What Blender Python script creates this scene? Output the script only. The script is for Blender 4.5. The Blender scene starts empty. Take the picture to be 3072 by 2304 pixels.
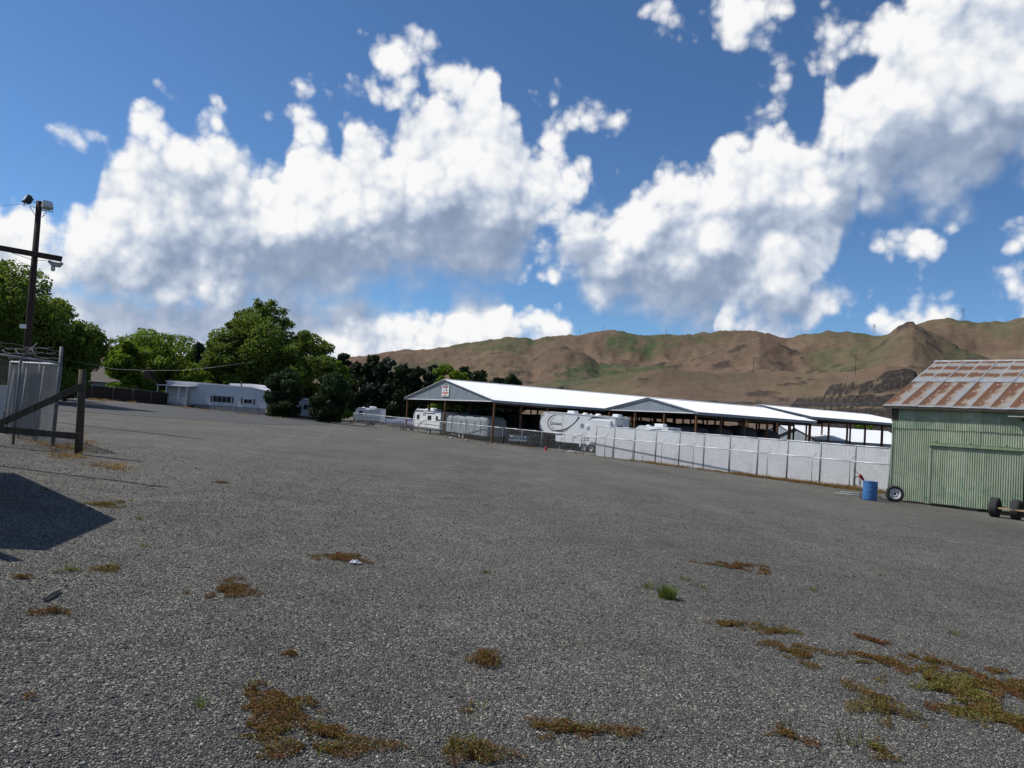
import bpy, bmesh, math, random
import numpy as np
from mathutils import Vector, Matrix, Euler

# ------------------------------------------------------------------ camera
SC = bpy.context.scene
COL = SC.collection
PW, PH, FPX = 3072, 2304, 2200.0          # photograph size, focal length in its pixels
PITCH, ROLL = math.radians(2.5), math.radians(3.7)
CAMR = Matrix.Rotation(math.pi / 2 + PITCH, 3, 'X') @ Matrix.Rotation(ROLL, 3, 'Z')


def _soft(t, k=0.12):
    return k * np.logaddexp(0.0, np.asarray(t) / k)


def zg(x, y):
    """height of the lot: a gentle plane falling towards the storage yard"""
    t = -0.0377 * np.asarray(x, float) - 0.0178 * np.asarray(y, float)
    t = -1.4 + _soft(t + 1.4)
    t = 0.75 - _soft(0.75 - t)
    return t


EYE = Vector((0, 0, float(zg(0, 0)) + 1.6))
cam = bpy.data.objects.new('camera', bpy.data.cameras.new('camera'))
COL.objects.link(cam)
cam.data.sensor_width = 36.0
cam.data.lens = 36.0 * FPX / PW
cam.data.clip_start = 0.05
cam.data.clip_end = 30000
cam.matrix_world = Matrix.Translation(EYE) @ CAMR.to_4x4()
SC.camera = cam


def ray(px, py):
    return CAMR @ Vector(((px - PW / 2) / FPX, -(py - PH / 2) / FPX, -1.0))


def at(px, py, Y):
    d = ray(px, py)
    return EYE + d * (Y / d.y)


def gp(px, py, dz=0.0):
    """point of the lot seen at a photograph pixel"""
    d = ray(px, py)
    lo, hi = 1.0, 400.0
    for _ in range(60):
        m = (lo + hi) / 2
        p = EYE + d * m
        if p.z > float(zg(p.x, p.y)):
            lo = m
        else:
            hi = m
    p = EYE + d * lo
    p.z = float(zg(p.x, p.y)) + dz
    return p


def xy(px, Y, py=1260):
    p = at(px, py, Y)
    return p.x, p.y


# ------------------------------------------------------------------ sun and sky
SUN_EL = math.radians(50)
SUN_H = Vector((-0.985, 0.17, 0)).normalized()         # horizontal direction towards the sun
sun_dir = Vector((SUN_H.x * math.cos(SUN_EL), SUN_H.y * math.cos(SUN_EL), math.sin(SUN_EL)))
sl = bpy.data.lights.new('sun', 'SUN')
sl.energy = 4.6
sl.angle = math.radians(0.53)
sl.color = (1.0, 0.955, 0.88)
so = bpy.data.objects.new('sun', sl)
COL.objects.link(so)
so.rotation_euler = (-sun_dir).to_track_quat('-Z', 'Y').to_euler()
so.location = (-40, 10, 60)

SC.view_settings.view_transform = 'Standard'
SC.view_settings.look = 'None'
SC.view_settings.gamma = 1.0
SC.view_settings.use_curve_mapping = False
SC.view_settings.exposure = 0.0

W = bpy.data.worlds.new('World')
SC.world = W
W.use_nodes = True
SC.cycles.use_denoising = True
SC.cycles.max_bounces = 6
SC.cycles.diffuse_bounces = 3
SC.cycles.transparent_max_bounces = 12
SC.cycles.caustics_reflective = False
SC.cycles.caustics_refractive = False


class NT:
    """short-hand for building node trees"""

    def __init__(self, tree):
        self.t = tree

    def n(self, kind, **kw):
        nd = self.t.nodes.new(kind)
        for k, v in kw.items():
            setattr(nd, k, v)
        return nd

    def put(self, sock, v):
        if v is None:
            return
        if isinstance(v, bpy.types.NodeSocket):
            self.t.links.new(v, sock)
        else:
            sock.default_value = v

    def m(self, op, a, b=None, c=None, clamp=False):
        nd = self.n('ShaderNodeMath', operation=op, use_clamp=clamp)
        for i, v in enumerate((a, b, c)):
            self.put(nd.inputs[i], v)
        return nd.outputs[0]

    def v(self, op, a, b=None, c=None):
        nd = self.n('ShaderNodeVectorMath', operation=op)
        for i, x in enumerate((a, b, c)):
            if x is not None:
                self.put(nd.inputs[i], x)
        return nd.outputs['Value'] if op in ('LENGTH', 'DOT_PRODUCT', 'DISTANCE') else nd.outputs['Vector']

    def step(self, x, lo, hi):
        nd = self.n('ShaderNodeMapRange', interpolation_type='SMOOTHSTEP')
        self.put(nd.inputs['Value'], x)
        self.put(nd.inputs['From Min'], lo)
        self.put(nd.inputs['From Max'], hi)
        return nd.outputs[0]

    def lin(self, x, lo, hi, a=0.0, b=1.0):
        nd = self.n('ShaderNodeMapRange')
        for k, val in (('Value', x), ('From Min', lo), ('From Max', hi), ('To Min', a), ('To Max', b)):
            self.put(nd.inputs[k], val)
        return nd.outputs[0]

    def mix(self, f, a, b, blend='MIX'):
        nd = self.n('ShaderNodeMix', data_type='RGBA', blend_type=blend)
        for s, val in ((nd.inputs[0], f), (nd.inputs[6], a), (nd.inputs[7], b)):
            if isinstance(val, (tuple, list)) and len(val) == 3:
                val = (*val, 1)
            self.put(s, val)
        return nd.outputs[2]

    def noise(self, vec=None, scale=5.0, detail=4.0, rough=0.55, out=0, dist=0.0, dim='3D'):
        nd = self.n('ShaderNodeTexNoise', noise_dimensions=dim)
        if vec is not None:
            self.put(nd.inputs['Vector'], vec)
        nd.inputs['Scale'].default_value = scale
        nd.inputs['Detail'].default_value = detail
        nd.inputs['Roughness'].default_value = rough
        nd.inputs['Distortion'].default_value = dist
        return nd.outputs[out]

    def voro(self, vec=None, scale=5.0, feature='F1', out='Distance', detail=0.0, rough=0.5, dim='3D', rand=1.0):
        nd = self.n('ShaderNodeTexVoronoi', voronoi_dimensions=dim, feature=feature)
        if vec is not None:
            self.put(nd.inputs['Vector'], vec)
        nd.inputs['Scale'].default_value = scale
        nd.inputs['Randomness'].default_value = rand
        if 'Detail' in nd.inputs:
            nd.inputs['Detail'].default_value = detail
            nd.inputs['Roughness'].default_value = rough
        return nd.outputs[out]

    def ramp(self, x, stops, mode='LINEAR'):
        nd = self.n('ShaderNodeValToRGB')
        cr = nd.color_ramp
        cr.interpolation = mode
        while len(cr.elements) < len(stops):
            cr.elements.new(0.5)
        for e, (p, c) in zip(cr.elements, stops):
            e.position = p
            e.color = (*c, 1) if len(c) == 3 else c
        self.put(nd.inputs[0], x)
        return nd.outputs[0]


def sky_uv(dx, dy):
    """a point of the photograph (2212 px wide) as azimuth and height above the horizon"""
    d = ray(dx * PW / 2212, dy * PW / 2212).normalized()
    return math.atan2(d.x, d.y), d.z


SKY_A, SKY_V = 0.80, 0.75      # half width in azimuth that one stretch of sky covers; height range


def cloud_group():
    g = bpy.data.node_groups.new('cloud_field', 'ShaderNodeTree')
    g.interface.new_socket('Vector', in_out='INPUT', socket_type='NodeSocketVector')
    g.interface.new_socket('Density', in_out='OUTPUT', socket_type='NodeSocketFloat')
    g.interface.new_socket('Height', in_out='OUTPUT', socket_type='NodeSocketFloat')
    g.interface.new_socket('Depth', in_out='OUTPUT', socket_type='NodeSocketFloat')
    T = NT(g)
    gi, go = T.n('NodeGroupInput'), T.n('NodeGroupOutput')
    P = gi.outputs[0]
    wob = T.noise(P, 5.0, 3, 0.5, out=1)
    wob = T.v('SUBTRACT', wob, (0.5, 0.5, 0.5))
    sep = T.n('ShaderNodeSeparateXYZ')
    T.put(sep.inputs[0], P)
    wsep = T.n('ShaderNodeSeparateXYZ')
    T.put(wsep.inputs[0], wob)
    az = T.m('ARCTAN2', sep.outputs[0], sep.outputs[1])
    az = T.m('MULTIPLY_ADD', wsep.outputs[0], 0.028, az)
    u = T.m('PINGPONG', T.m('ADD', az, SKY_A), 2 * SKY_A)
    u = T.m('DIVIDE', u, 2 * SKY_A)
    v = T.m('MULTIPLY_ADD', wsep.outputs[2], 0.024, sep.outputs[2])

    def curve(pts, off):
        nd = T.n('ShaderNodeFloatCurve')
        c = nd.mapping.curves[0]
        uv = sorted(((a + SKY_A) / (2 * SKY_A), max(0.0, min(1.0, (b + 0.1) / SKY_V))) for a, b in
                    (sky_uv(*p) for p in pts))
        out = [uv[0]]
        for p in uv[1:]:
            if p[0] - out[-1][0] > 0.0015:
                out.append(p)
        pts2 = [(0.0, off)] if out[0][0] > 0.01 else []
        if pts2:
            pts2.append((max(0.002, out[0][0] - 0.045), off))
        pts2 += out
        if out[-1][0] < 0.985:
            pts2 += [(min(0.998, out[-1][0] + 0.045), off), (1.0, off)]
        while len(c.points) < len(pts2):
            c.points.new(0.5, 0.5)
        for q, p in zip(c.points, pts2):
            q.location = (min(1, max(0, p[0])), p[1])
            q.handle_type = 'AUTO'
        nd.mapping.update()
        T.put(nd.inputs['Value'], u)
        return T.m('MULTIPLY_ADD', nd.outputs[0], SKY_V, -0.1)

    layers = [
        # low bank far behind
        ([(-90, 560), (0, 570), (150, 600), (300, 610), (450, 620), (560, 615), (650, 625), (690, 650), (740, 645),
          (800, 638), (850, 650), (900, 668), (950, 700), (968, 660), (985, 632), (1060, 622), (1100, 660),
          (1120, 690), (1150, 705), (1190, 700), (1215, 680), (1237, 690), (1255, 725), (1275, 775), (1300, 800)],
         [(-90, 830), (400, 830), (800, 830), (1300, 830)]),
        ([(-90, 650), (60, 668), (160, 690), (300, 672), (420, 690), (520, 668), (640, 700), (760, 690), (880, 705), (1000, 690), (1120, 730), (1190, 745)],
         [(-90, 830), (400, 830), (800, 830), (1190, 830)]),
        # heap cloud over the trees: main mass, then its nearer heads
        ([(-90, 430), (0, 436), (60, 465), (125, 520), (150, 480), (185, 455), (205, 370), (225, 320), (270, 285), (330, 262),
          (380, 282), (420, 272), (455, 268), (485, 300), (525, 335), (560, 365), (600, 372), (620, 335), (640, 295),
          (670, 284), (705, 300), (722, 325), (740, 275), (765, 255), (790, 270), (815, 300), (870, 235), (930, 200), (1000, 190), (1050, 176),
          (1078, 195), (1085, 245), (1110, 255), (1150, 310), (1200, 318), (1240, 370), (1258, 410)],
         [(-90, 620), (0, 630), (100, 655), (200, 672), (400, 675), (600, 670), (720, 652), (800, 635), (860, 605), (950, 605),
          (1020, 615), (1080, 612), (1120, 580), (1150, 515), (1190, 470), (1258, 425)]),
        ([(590, 470), (630, 400), (690, 385), (740, 395), (800, 360), (860, 330), (930, 340), (990, 320), (1050, 330), (1110, 365), (1170, 350), (1225, 395)],
         [(590, 480), (660, 540), (720, 560), (790, 610), (850, 590), (890, 540), (950, 505), (1040, 470), (1110, 470), (1170, 440), (1225, 420)]),
        ([(-90, 490), (40, 500), (125, 535), (160, 495), (205, 468), (245, 448), (300, 470), (350, 492), (400, 520), (450, 548), (520, 575)],
         [(-90, 600), (60, 620), (160, 640), (260, 640), (360, 620), (440, 600), (520, 582)]),
        # heap cloud over the hills
        ([(1188, 540), (1215, 490), (1250, 460), (1290, 418), (1340, 418), (1400, 395), (1440, 378), (1480, 388),
          (1520, 375), (1550, 345), (1590, 322), (1640, 312), (1680, 325), (1720, 300), (1760, 285), (1800, 300), (1845, 340)],
         [(1188, 550), (1230, 590), (1270, 640), (1340, 668), (1440, 685), (1540, 705), (1650, 722), (1700, 712),
          (1735, 655), (1770, 610), (1800, 565), (1845, 470)]),
        ([(1530, 470), (1580, 425), (1630, 400), (1690, 395), (1740, 410), (1790, 420), (1828, 445)],
         [(1530, 480), (1600, 520), (1680, 550), (1750, 560), (1800, 535), (1828, 490)]),
        ([(1560, 690), (1595, 650), (1630, 615), (1660, 580), (1700, 575), (1735, 560), (1755, 600), (1790, 610), (1828, 622)],
         [(1560, 740), (1640, 745), (1720, 740), (1770, 690), (1800, 650), (1828, 636)]),
        # big cloud at the upper right
        ([(1755, 300), (1778, 200), (1800, 172), (1820, 205), (1850, 190), (1885, 150), (1910, 70), (1935, 10),
          (1990, -40), (2100, -70), (2280, -90)],
         [(1755, 320), (1800, 380), (1850, 430), (1880, 450), (1920, 442), (2000, 430), (2100, 425), (2150, 402),
          (2212, 372), (2280, 350)]),
        ([(1840, 250), (1890, 190), (1960, 160), (2040, 140), (2120, 160), (2200, 130), (2280, 140)],
         [(1840, 320), (1900, 390), (1980, 420), (2080, 415), (2160, 385), (2280, 340)]),
    ]
    S = None
    Q = None
    for top, base in layers:
        for end, sg in ((0, -1), (-1, 1)):
            tx, ty = top[end]
            by = base[end][1]
            if -50 < tx < 2250:           # close the cloud's outline at its end
                mid_ = ty + (by - ty) * 0.55
                for pl in (top, base):
                    p_ = (tx + sg * 12, mid_)
                    pl.insert(0, p_) if end == 0 else pl.append(p_)
        tp, bs = curve(top, 0.0), curve(base, 1.0)
        s = T.m('MINIMUM', T.m('SUBTRACT', tp, v), T.m('SUBTRACT', v, bs))
        S = s if S is None else T.m('SMOOTH_MAX', S, s, 0.012)
        q = T.m('SUBTRACT', tp, v)
        if Q is None:
            Q = q
        else:                       # nearer heads hide the shading of what is behind
            inn = T.step(s, -0.055, -0.005)
            Q = T.m('ADD', T.m('MULTIPLY', q, inn), T.m('MULTIPLY', Q, T.m('SUBTRACT', 1.0, inn)))
    blobs = [(850, 125, 62, 58), (925, 165, 62, 30), (795, 195, 70, 26), (752, 160, 26, 30), (768, 275, 38, 50),
             (1150, 215, 15, 15), (1205, 243, 30, 17), (1285, 258, 42, 24), (1262, 345, 24, 30), (218, 293, 26, 7),
             (650, 255, 22, 14), (1855, 105, 62, 40), (1905, 70, 60, 50), (1692, 270, 20, 48), (1965, 515, 52, 40),
             (2012, 470, 40, 30), (1990, 572, 32, 16), (1935, 615, 128, 30), (1890, 692, 45, 30), (2110, 682, 50, 20),
             (2205, 640, 26, 30), (2205, 515, 20, 16), (1450, 12, 50, 38), (1625, 28, 95, 44), (1550, 5, 60, 22),
             (1790, 632, 42, 26), (1250, 545, 62, 32), (1150, 597, 45, 12), (1700, 580, 70, 55)]
    uvn = T.n('ShaderNodeCombineXYZ')
    T.put(uvn.inputs[0], u)
    T.put(uvn.inputs[1], v)
    for (bx, by, rx, ry) in blobs:
        ca, cv = sky_uv(bx, by)
        cu = (ca + SKY_A) / (2 * SKY_A)
        k = 1 / (FPX * 2212 / PW)
        ru, rv = rx * k * 1.05 / (2 * SKY_A), ry * k
        q = T.v('MULTIPLY_ADD', uvn.outputs[0], (1 / ru, 1 / rv, 0), (-cu / ru, -cv / rv, 0))
        s = T.m('MULTIPLY_ADD', T.v('LENGTH', q), -0.9 * min(rx, ry) * k, 0.9 * min(rx, ry) * k - 0.012)
        S = T.m('SMOOTH_MAX', S, s, 0.008)
    sh = None
    for (bx, by, rx, ry, k_) in [(430, 415, 100, 48, 0.5), (620, 590, 270, 62, 0.9), (1015, 545, 150, 72, 1.0), (1690, 478, 115, 45, 0.75), (1248, 545, 62, 34, 1.0),
                                 (1930, 622, 135, 38, 1.0), (2070, 345, 190, 75, 0.9), (1480, 640, 170, 42, 0.6), (1670, 668, 70, 40, 0.6), (250, 660, 140, 22, 0.5), (480, 712, 110, 20, 0.5), (2130, 60, 120, 40, 0.4)]:
        ca, cv = sky_uv(bx, by)
        cu = (ca + SKY_A) / (2 * SKY_A)
        k = 1 / (FPX * 2212 / PW)
        ru, rv = rx * k * 1.05 / (2 * SKY_A), ry * k
        q = T.v('MULTIPLY_ADD', uvn.outputs[0], (1 / ru, 1 / rv, 0), (-cu / ru, -cv / rv, 0))
        q = T.lin(T.v('LENGTH', q), 1.35, 0.45, 0.0, k_)
        sh = q if sh is None else T.m('MAXIMUM', sh, q)
    # billows: large lumps broken into smaller ones
    b1 = T.voro(T.v('ADD', P, T.v('MULTIPLY', wob, (0.05, 0.05, 0.05))), 21.0, 'F1', detail=2.0, rough=0.5)
    f1 = T.noise(P, 16.0, 7, 0.62)
    big = T.m('SUBTRACT', 0.48, b1)
    fin = T.m('SUBTRACT', f1, 0.5)
    bump = T.m('ADD', T.m('MULTIPLY', big, 0.060), T.m('MULTIPLY', fin, 0.080))
    amp = T.lin(Q, 0.06, 0.26, 1.0, 0.45)
    dens = T.m('ADD', T.m('ADD', S, 0.038), T.m('MULTIPLY', bump, T.m('MULTIPLY', amp, 0.85)))
    H = T.m('ADD', T.m('MULTIPLY', T.m('MINIMUM', S, 0.10), 0.45), bump)
    T.put(go.inputs[0], dens)
    T.put(go.inputs[1], H)
    T.put(go.inputs[2], T.m('ADD', T.m('MULTIPLY_ADD', bump, -1.6, Q), T.m('MULTIPLY', sh, 0.12)))
    return g


def build_world():
    T = NT(W.node_tree)
    W.node_tree.nodes.clear()
    out = T.n('ShaderNodeOutputWorld')
    tc = T.n('ShaderNodeTexCoord')
    P = T.v('NORMALIZE', tc.outputs['Generated'])
    sky = T.n('ShaderNodeTexSky', sky_type='NISHITA', sun_disc=False)
    sky.sun_elevation = SUN_EL
    sky.sun_rotation = math.atan2(SUN_H.x, SUN_H.y)
    sky.altitude = 1500
    sky.air_density = 1.0
    sky.dust_density = 0.3
    sky.ozone_density = 3.0
    bg = T.n('ShaderNodeBackground')
    T.put(bg.inputs[0], T.mix(1.0, sky.outputs[0], (0.70, 0.94, 1.13), 'MULTIPLY'))
    bg.inputs[1].default_value = SKY_STRENGTH
    grp = cloud_group()

    def field(vec):
        nd = T.n('ShaderNodeGroup')
        nd.node_tree = grp
        T.put(nd.inputs[0], vec)
        return nd.outputs
    L = Vector((-0.62, 0.0, 0.78))
    f0 = field(P)
    f1 = field(T.v('ADD', P, tuple(L * 0.012)))
    f2 = field(T.v('ADD', P, tuple(L * 0.045)))
    alpha = T.step(f0[0], 0.0, T.lin(f0[2], 0.02, 0.2, 0.028, 0.060))
    thick = T.m('ADD', T.m('MULTIPLY', T.lin(f1[0], 0.0, 0.08), 0.3), T.m('MULTIPLY', T.lin(f2[0], 0.0, 0.12), 0.7))
    low = T.step(f0[2], 0.035, 0.21)
    relief = T.m('ADD', T.m('MULTIPLY', T.m('SUBTRACT', f0[1], f1[1]), 4.5), T.m('MULTIPLY', T.m('SUBTRACT', f0[1], f2[1]), 4.5))
    relief = T.m('MULTIPLY', relief, T.lin(low, 0.2, 1.0, 1.0, 0.45))
    lum = T.m('SUBTRACT', T.m('ADD', 0.90, relief), T.m('MULTIPLY', thick, 0.16))
    lum = T.m('SUBTRACT', lum, T.m('MULTIPLY', low, 0.50))
    lum = T.m('MINIMUM', T.m('MAXIMUM', lum, 0.0), 1.0)
    colr = T.ramp(lum, [(0.0, (0.22, 0.29, 0.42)), (0.25, (0.33, 0.41, 0.56)), (0.55, (0.58, 0.65, 0.77)), (0.80, (0.83, 0.86, 0.91)), (1.0, (1.0, 1.0, 1.0))])
    cl = T.n('ShaderNodeBackground')
    T.put(cl.inputs[0], colr)
    cl.inputs[1].default_value = 0.95
    mx = T.n('ShaderNodeMixShader')
    T.put(mx.inputs[0], alpha)
    T.put(mx.inputs[1], bg.outputs[0])
    T.put(mx.inputs[2], cl.outputs[0])
    T.put(out.inputs[0], mx.outputs[0])


SKY_STRENGTH = 0.10
build_world()

# ------------------------------------------------------------------ helpers
RNG = np.random.default_rng(7)
random.seed(11)
MATS = {}


def rot_z(a):
    return Matrix.Rotation(a, 3, 'Z')


class MB:
    """collects shapes; build() links them as one mesh object"""

    def __init__(self):
        self.v, self.f, self.mi, self.sm = [], [], [], []

    def add(self, vs, fs, m=0, smooth=False):
        o = len(self.v)
        self.v += [tuple(p) for p in vs]
        for f in fs:
            self.f.append(tuple(i + o for i in f))
            self.mi.append(m)
            self.sm.append(smooth)
        return self

    def box(self, c, s, R=None, m=0):
        hx, hy, hz = s[0] / 2, s[1] / 2, s[2] / 2
        vs = [Vector((x, y, z)) for z in (-hz, hz) for y in (-hy, hy) for x in (-hx, hx)]
        if R is not None:
            vs = [R @ p for p in vs]
        c = Vector(c)
        return self.add([p + c for p in vs], [(0, 2, 3, 1), (4, 5, 7, 6), (0, 1, 5, 4), (2, 6, 7, 3), (0, 4, 6, 2), (1, 3, 7, 5)], m)

    def bar(self, p0, p1, w, h=None, up=(0, 0, 1), m=0):
        """rectangular bar between two points: w across, h along 'up'"""
        p0, p1 = Vector(p0), Vector(p1)
        h = w if h is None else h
        d = (p1 - p0).normalized()
        u = Vector(up)
        if abs(d.dot(u)) > 0.99:
            u = Vector((0, 1, 0))
        a = d.cross(u).normalized()
        b = a.cross(d).normalized()
        vs = []
        for p in (p0, p1):
            for s, t in ((-1, -1), (1, -1), (1, 1), (-1, 1)):
                vs.append(p + a * (s * w / 2) + b * (t * h / 2))
        return self.add(vs, [(0, 1, 2, 3), (7, 6, 5, 4), (0, 4, 5, 1), (1, 5, 6, 2), (2, 6, 7, 3), (3, 7, 4, 0)], m)

    def tube(self, pts, r, n=8, m=0, cap=True, smooth=True):
        pts = [Vector(p) for p in pts]
        rs = [r] * len(pts) if not isinstance(r, (list, tuple)) else r
        vs, fs = [], []
        prev = None
        for i, p in enumerate(pts):
            d = (pts[min(i + 1, len(pts) - 1)] - pts[max(i - 1, 0)]).normalized()
            ref = prev if prev is not None else (Vector((0, 0, 1)) if abs(d.z) < 0.9 else Vector((1, 0, 0)))
            a = d.cross(ref)
            if a.length < 1e-4:
                a = d.cross(Vector((1, 0, 0)))
            a.normalize()
            b = a.cross(d).normalized()
            prev = b
            for k in range(n):
                t = 2 * math.pi * k / n
                vs.append(p + (a * math.cos(t) + b * math.sin(t)) * rs[i])
        for i in range(len(pts) - 1):
            for k in range(n):
                k2 = (k + 1) % n
                fs.append((i * n + k, (i + 1) * n + k, (i + 1) * n + k2, i * n + k2))
        self.add(vs, fs, m, smooth)
        if cap:
            o = len(self.v) - len(vs)
            self.f.append(tuple(o + k for k in range(n)))
            self.f.append(tuple(o + (len(pts) - 1) * n + k for k in reversed(range(n))))
            self.mi += [m, m]
            self.sm += [False, False]
        return self

    def lathe(self, prof, n=24, R=None, c=(0, 0, 0), m=0, smooth=True, closed=False):
        """profile of (radius, height) turned about local z"""
        vs, fs = [], []
        for r, z in prof:
            for k in range(n):
                t = 2 * math.pi * k / n
                p = Vector((r * math.cos(t), r * math.sin(t), z))
                if R is not None:
                    p = R @ p
                vs.append(p + Vector(c))
        cnt = len(prof)
        for i in range(cnt if closed else cnt - 1):
            j = (i + 1) % cnt
            for k in range(n):
                k2 = (k + 1) % n
                fs.append((i * n + k, i * n + k2, j * n + k2, j * n + k))
        return self.add(vs, fs, m, smooth)

    def prism(self, poly, d0, d1, axes='xz', m=0):
        """polygon in the plane of two axes, extruded along the third from d0 to d1"""
        def mk(a, b, d):
            return {'xz': (a, d, b), 'yz': (d, a, b), 'xy': (a, b, d)}[axes]
        n = len(poly)
        vs = [mk(a, b, d0) for a, b in poly] + [mk(a, b, d1) for a, b in poly]
        fs = [tuple(range(n)), tuple(reversed(range(n, 2 * n)))]
        fs += [(i, n + i, n + (i + 1) % n, (i + 1) % n) for i in range(n)]
        return self.add(vs, fs, m)

    def build(self, name, mats, parent=None, bevel=0.0, seg=2, kind=None, recalc=True, subs=None):
        me = bpy.data.meshes.new(name)
        me.from_pydata(self.v, [], self.f)
        if not isinstance(mats, (list, tuple)):
            mats = [mats]
        for q in mats:
            me.materials.append(q)
        me.polygons.foreach_set('material_index', self.mi)
        me.polygons.foreach_set('use_smooth', self.sm)
        if recalc or bevel:
            bm = bmesh.new()
            bm.from_mesh(me)
            if bevel:
                bmesh.ops.remove_doubles(bm, verts=bm.verts, dist=1e-5)
            bmesh.ops.recalc_face_normals(bm, faces=bm.faces)
            if bevel:
                ed = [e for e in bm.edges if len(e.link_faces) == 2 and e.calc_face_angle(0) > 0.45]
                bmesh.ops.bevel(bm, geom=ed, offset=bevel, segments=seg, affect='EDGES', profile=0.5, clamp_overlap=True)
            bm.to_mesh(me)
            bm.free()
        me.update()
        o = bpy.data.objects.new(name, me)
        COL.objects.link(o)
        if parent is not None:
            o.parent = parent
        if kind:
            o['kind'] = kind
        return o


def tag(o, label=None, cat=None, group=None, kind=None):
    for k, val in (('label', label), ('category', cat), ('group', group), ('kind', kind)):
        if val:
            o[k] = val
    return o


def thing(name, label, cat, loc=(0, 0, 0), rz=0.0, group=None, rot=None):
    o = bpy.data.objects.new(name, None)
    o.empty_display_size = 0.2
    COL.objects.link(o)
    o.location = loc
    o.rotation_euler = rot if rot is not None else (0, 0, rz)
    return tag(o, label, cat, group)


def put(name, me, parent, loc=(0, 0, 0), rot=(0, 0, 0), scale=(1, 1, 1)):
    """another object on shared mesh data"""
    o = bpy.data.objects.new(name, me)
    COL.objects.link(o)
    o.parent = parent
    o.location, o.rotation_euler, o.scale = loc, rot, scale
    return o


def copy_tree(o, parent=None):
    c = o.copy()
    COL.objects.link(c)
    c.parent = parent
    for ch in list(o.children):
        copy_tree(ch, c)
    return c


def raw_mesh(name, verts, faces_flat, nper, mats, attr=None, smooth=False):
    """fast mesh from numpy arrays; nper = corners per face"""
    me = bpy.data.meshes.new(name)
    nf = len(faces_flat) // nper
    me.vertices.add(len(verts))
    me.vertices.foreach_set('co', np.ascontiguousarray(verts, np.float32).ravel())
    me.loops.add(len(faces_flat))
    me.loops.foreach_set('vertex_index', np.ascontiguousarray(faces_flat, np.int32))
    me.polygons.add(nf)
    me.polygons.foreach_set('loop_start', np.arange(nf, dtype=np.int32) * nper)
    if smooth:
        me.polygons.foreach_set('use_smooth', np.ones(nf, bool))
    for q in (mats if isinstance(mats, (list, tuple)) else [mats]):
        me.materials.append(q)
    if attr is not None:
        a = me.attributes.new('tint', 'FLOAT', 'POINT')
        a.data.foreach_set('value', np.ascontiguousarray(attr, np.float32))
    me.update(calc_edges=True)
    return me


# ------------------------------------------------------------------ materials
def new_mat(name):
    m = bpy.data.materials.new(name)
    m.use_nodes = True
    T = NT(m.node_tree)
    m.node_tree.nodes.clear()
    out = T.n('ShaderNodeOutputMaterial')
    b = T.n('ShaderNodeBsdfPrincipled')
    T.t.links.new(b.outputs[0], out.inputs[0])
    return m, T, b, out


def mat(name, col, rough=0.6, var=0.18, scale=3.0, metal=0.0, bump=0.0, bscale=40.0, dirt=0.0, dirtcol=(0.10, 0.08, 0.06), spec=0.4, coat=0.0):
    """plain surface with uneven colour, fine relief and some dirt"""
    if name in MATS:
        return MATS[name]
    m, T, b, out = new_mat(name)
    tc = T.n('ShaderNodeTexCoord').outputs['Object']
    c = tuple(col)
    n1 = T.noise(tc, scale, 6, 0.6)
    dark = tuple(x * (1 - var) for x in c)
    light = tuple(min(1, x * (1 + var)) for x in c)
    colr = T.mix(T.step(n1, 0.3, 0.7), dark, light)
    if dirt:
        n2 = T.noise(tc, scale * 0.45, 8, 0.7)
        colr = T.mix(T.m('MULTIPLY', T.step(n2, 0.48, 0.72), dirt), colr, dirtcol)
    T.put(b.inputs['Base Color'], colr)
    T.put(b.inputs['Roughness'], T.lin(n1, 0.2, 0.8, max(0.03, rough - 0.08), min(1, rough + 0.08)))
    b.inputs['Metallic'].default_value = metal
    b.inputs['Specular IOR Level'].default_value = spec
    b.inputs['Coat Weight'].default_value = coat
    if bump:
        bp = T.n('ShaderNodeBump')
        bp.inputs['Strength'].default_value = bump
        bp.inputs['Distance'].default_value = 0.02
        T.put(bp.inputs['Height'], T.noise(tc, bscale, 4, 0.6))
        T.put(b.inputs['Normal'], bp.outputs[0])
    MATS[name] = m
    return m


def mat_wood(name, c1, c2, scale=1.0, rough=0.85):
    if name in MATS:
        return MATS[name]
    m, T, b, out = new_mat(name)
    tc = T.n('ShaderNodeTexCoord').outputs['Object']
    st = T.v('MULTIPLY', tc, (14 * scale, 14 * scale, 1.2 * scale))
    n1 = T.noise(st, 1.0, 6, 0.65)
    n2 = T.noise(tc, 1.5 * scale, 4, 0.6)
    colr = T.mix(T.step(n1, 0.25, 0.75), c1, c2)
    colr = T.mix(T.m('MULTIPLY', T.step(n2, 0.45, 0.7), 0.5), colr, tuple(x * 0.55 for x in c1))
    T.put(b.inputs['Base Color'], colr)
    b.inputs['Roughness'].default_value = rough
    b.inputs['Specular IOR Level'].default_value = 0.2
    bp = T.n('ShaderNodeBump')
    bp.inputs['Strength'].default_value = 0.5
    bp.inputs['Distance'].default_value = 0.01
    T.put(bp.inputs['Height'], n1)
    T.put(b.inputs['Normal'], bp.outputs[0])
    MATS[name] = m
    return m


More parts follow.
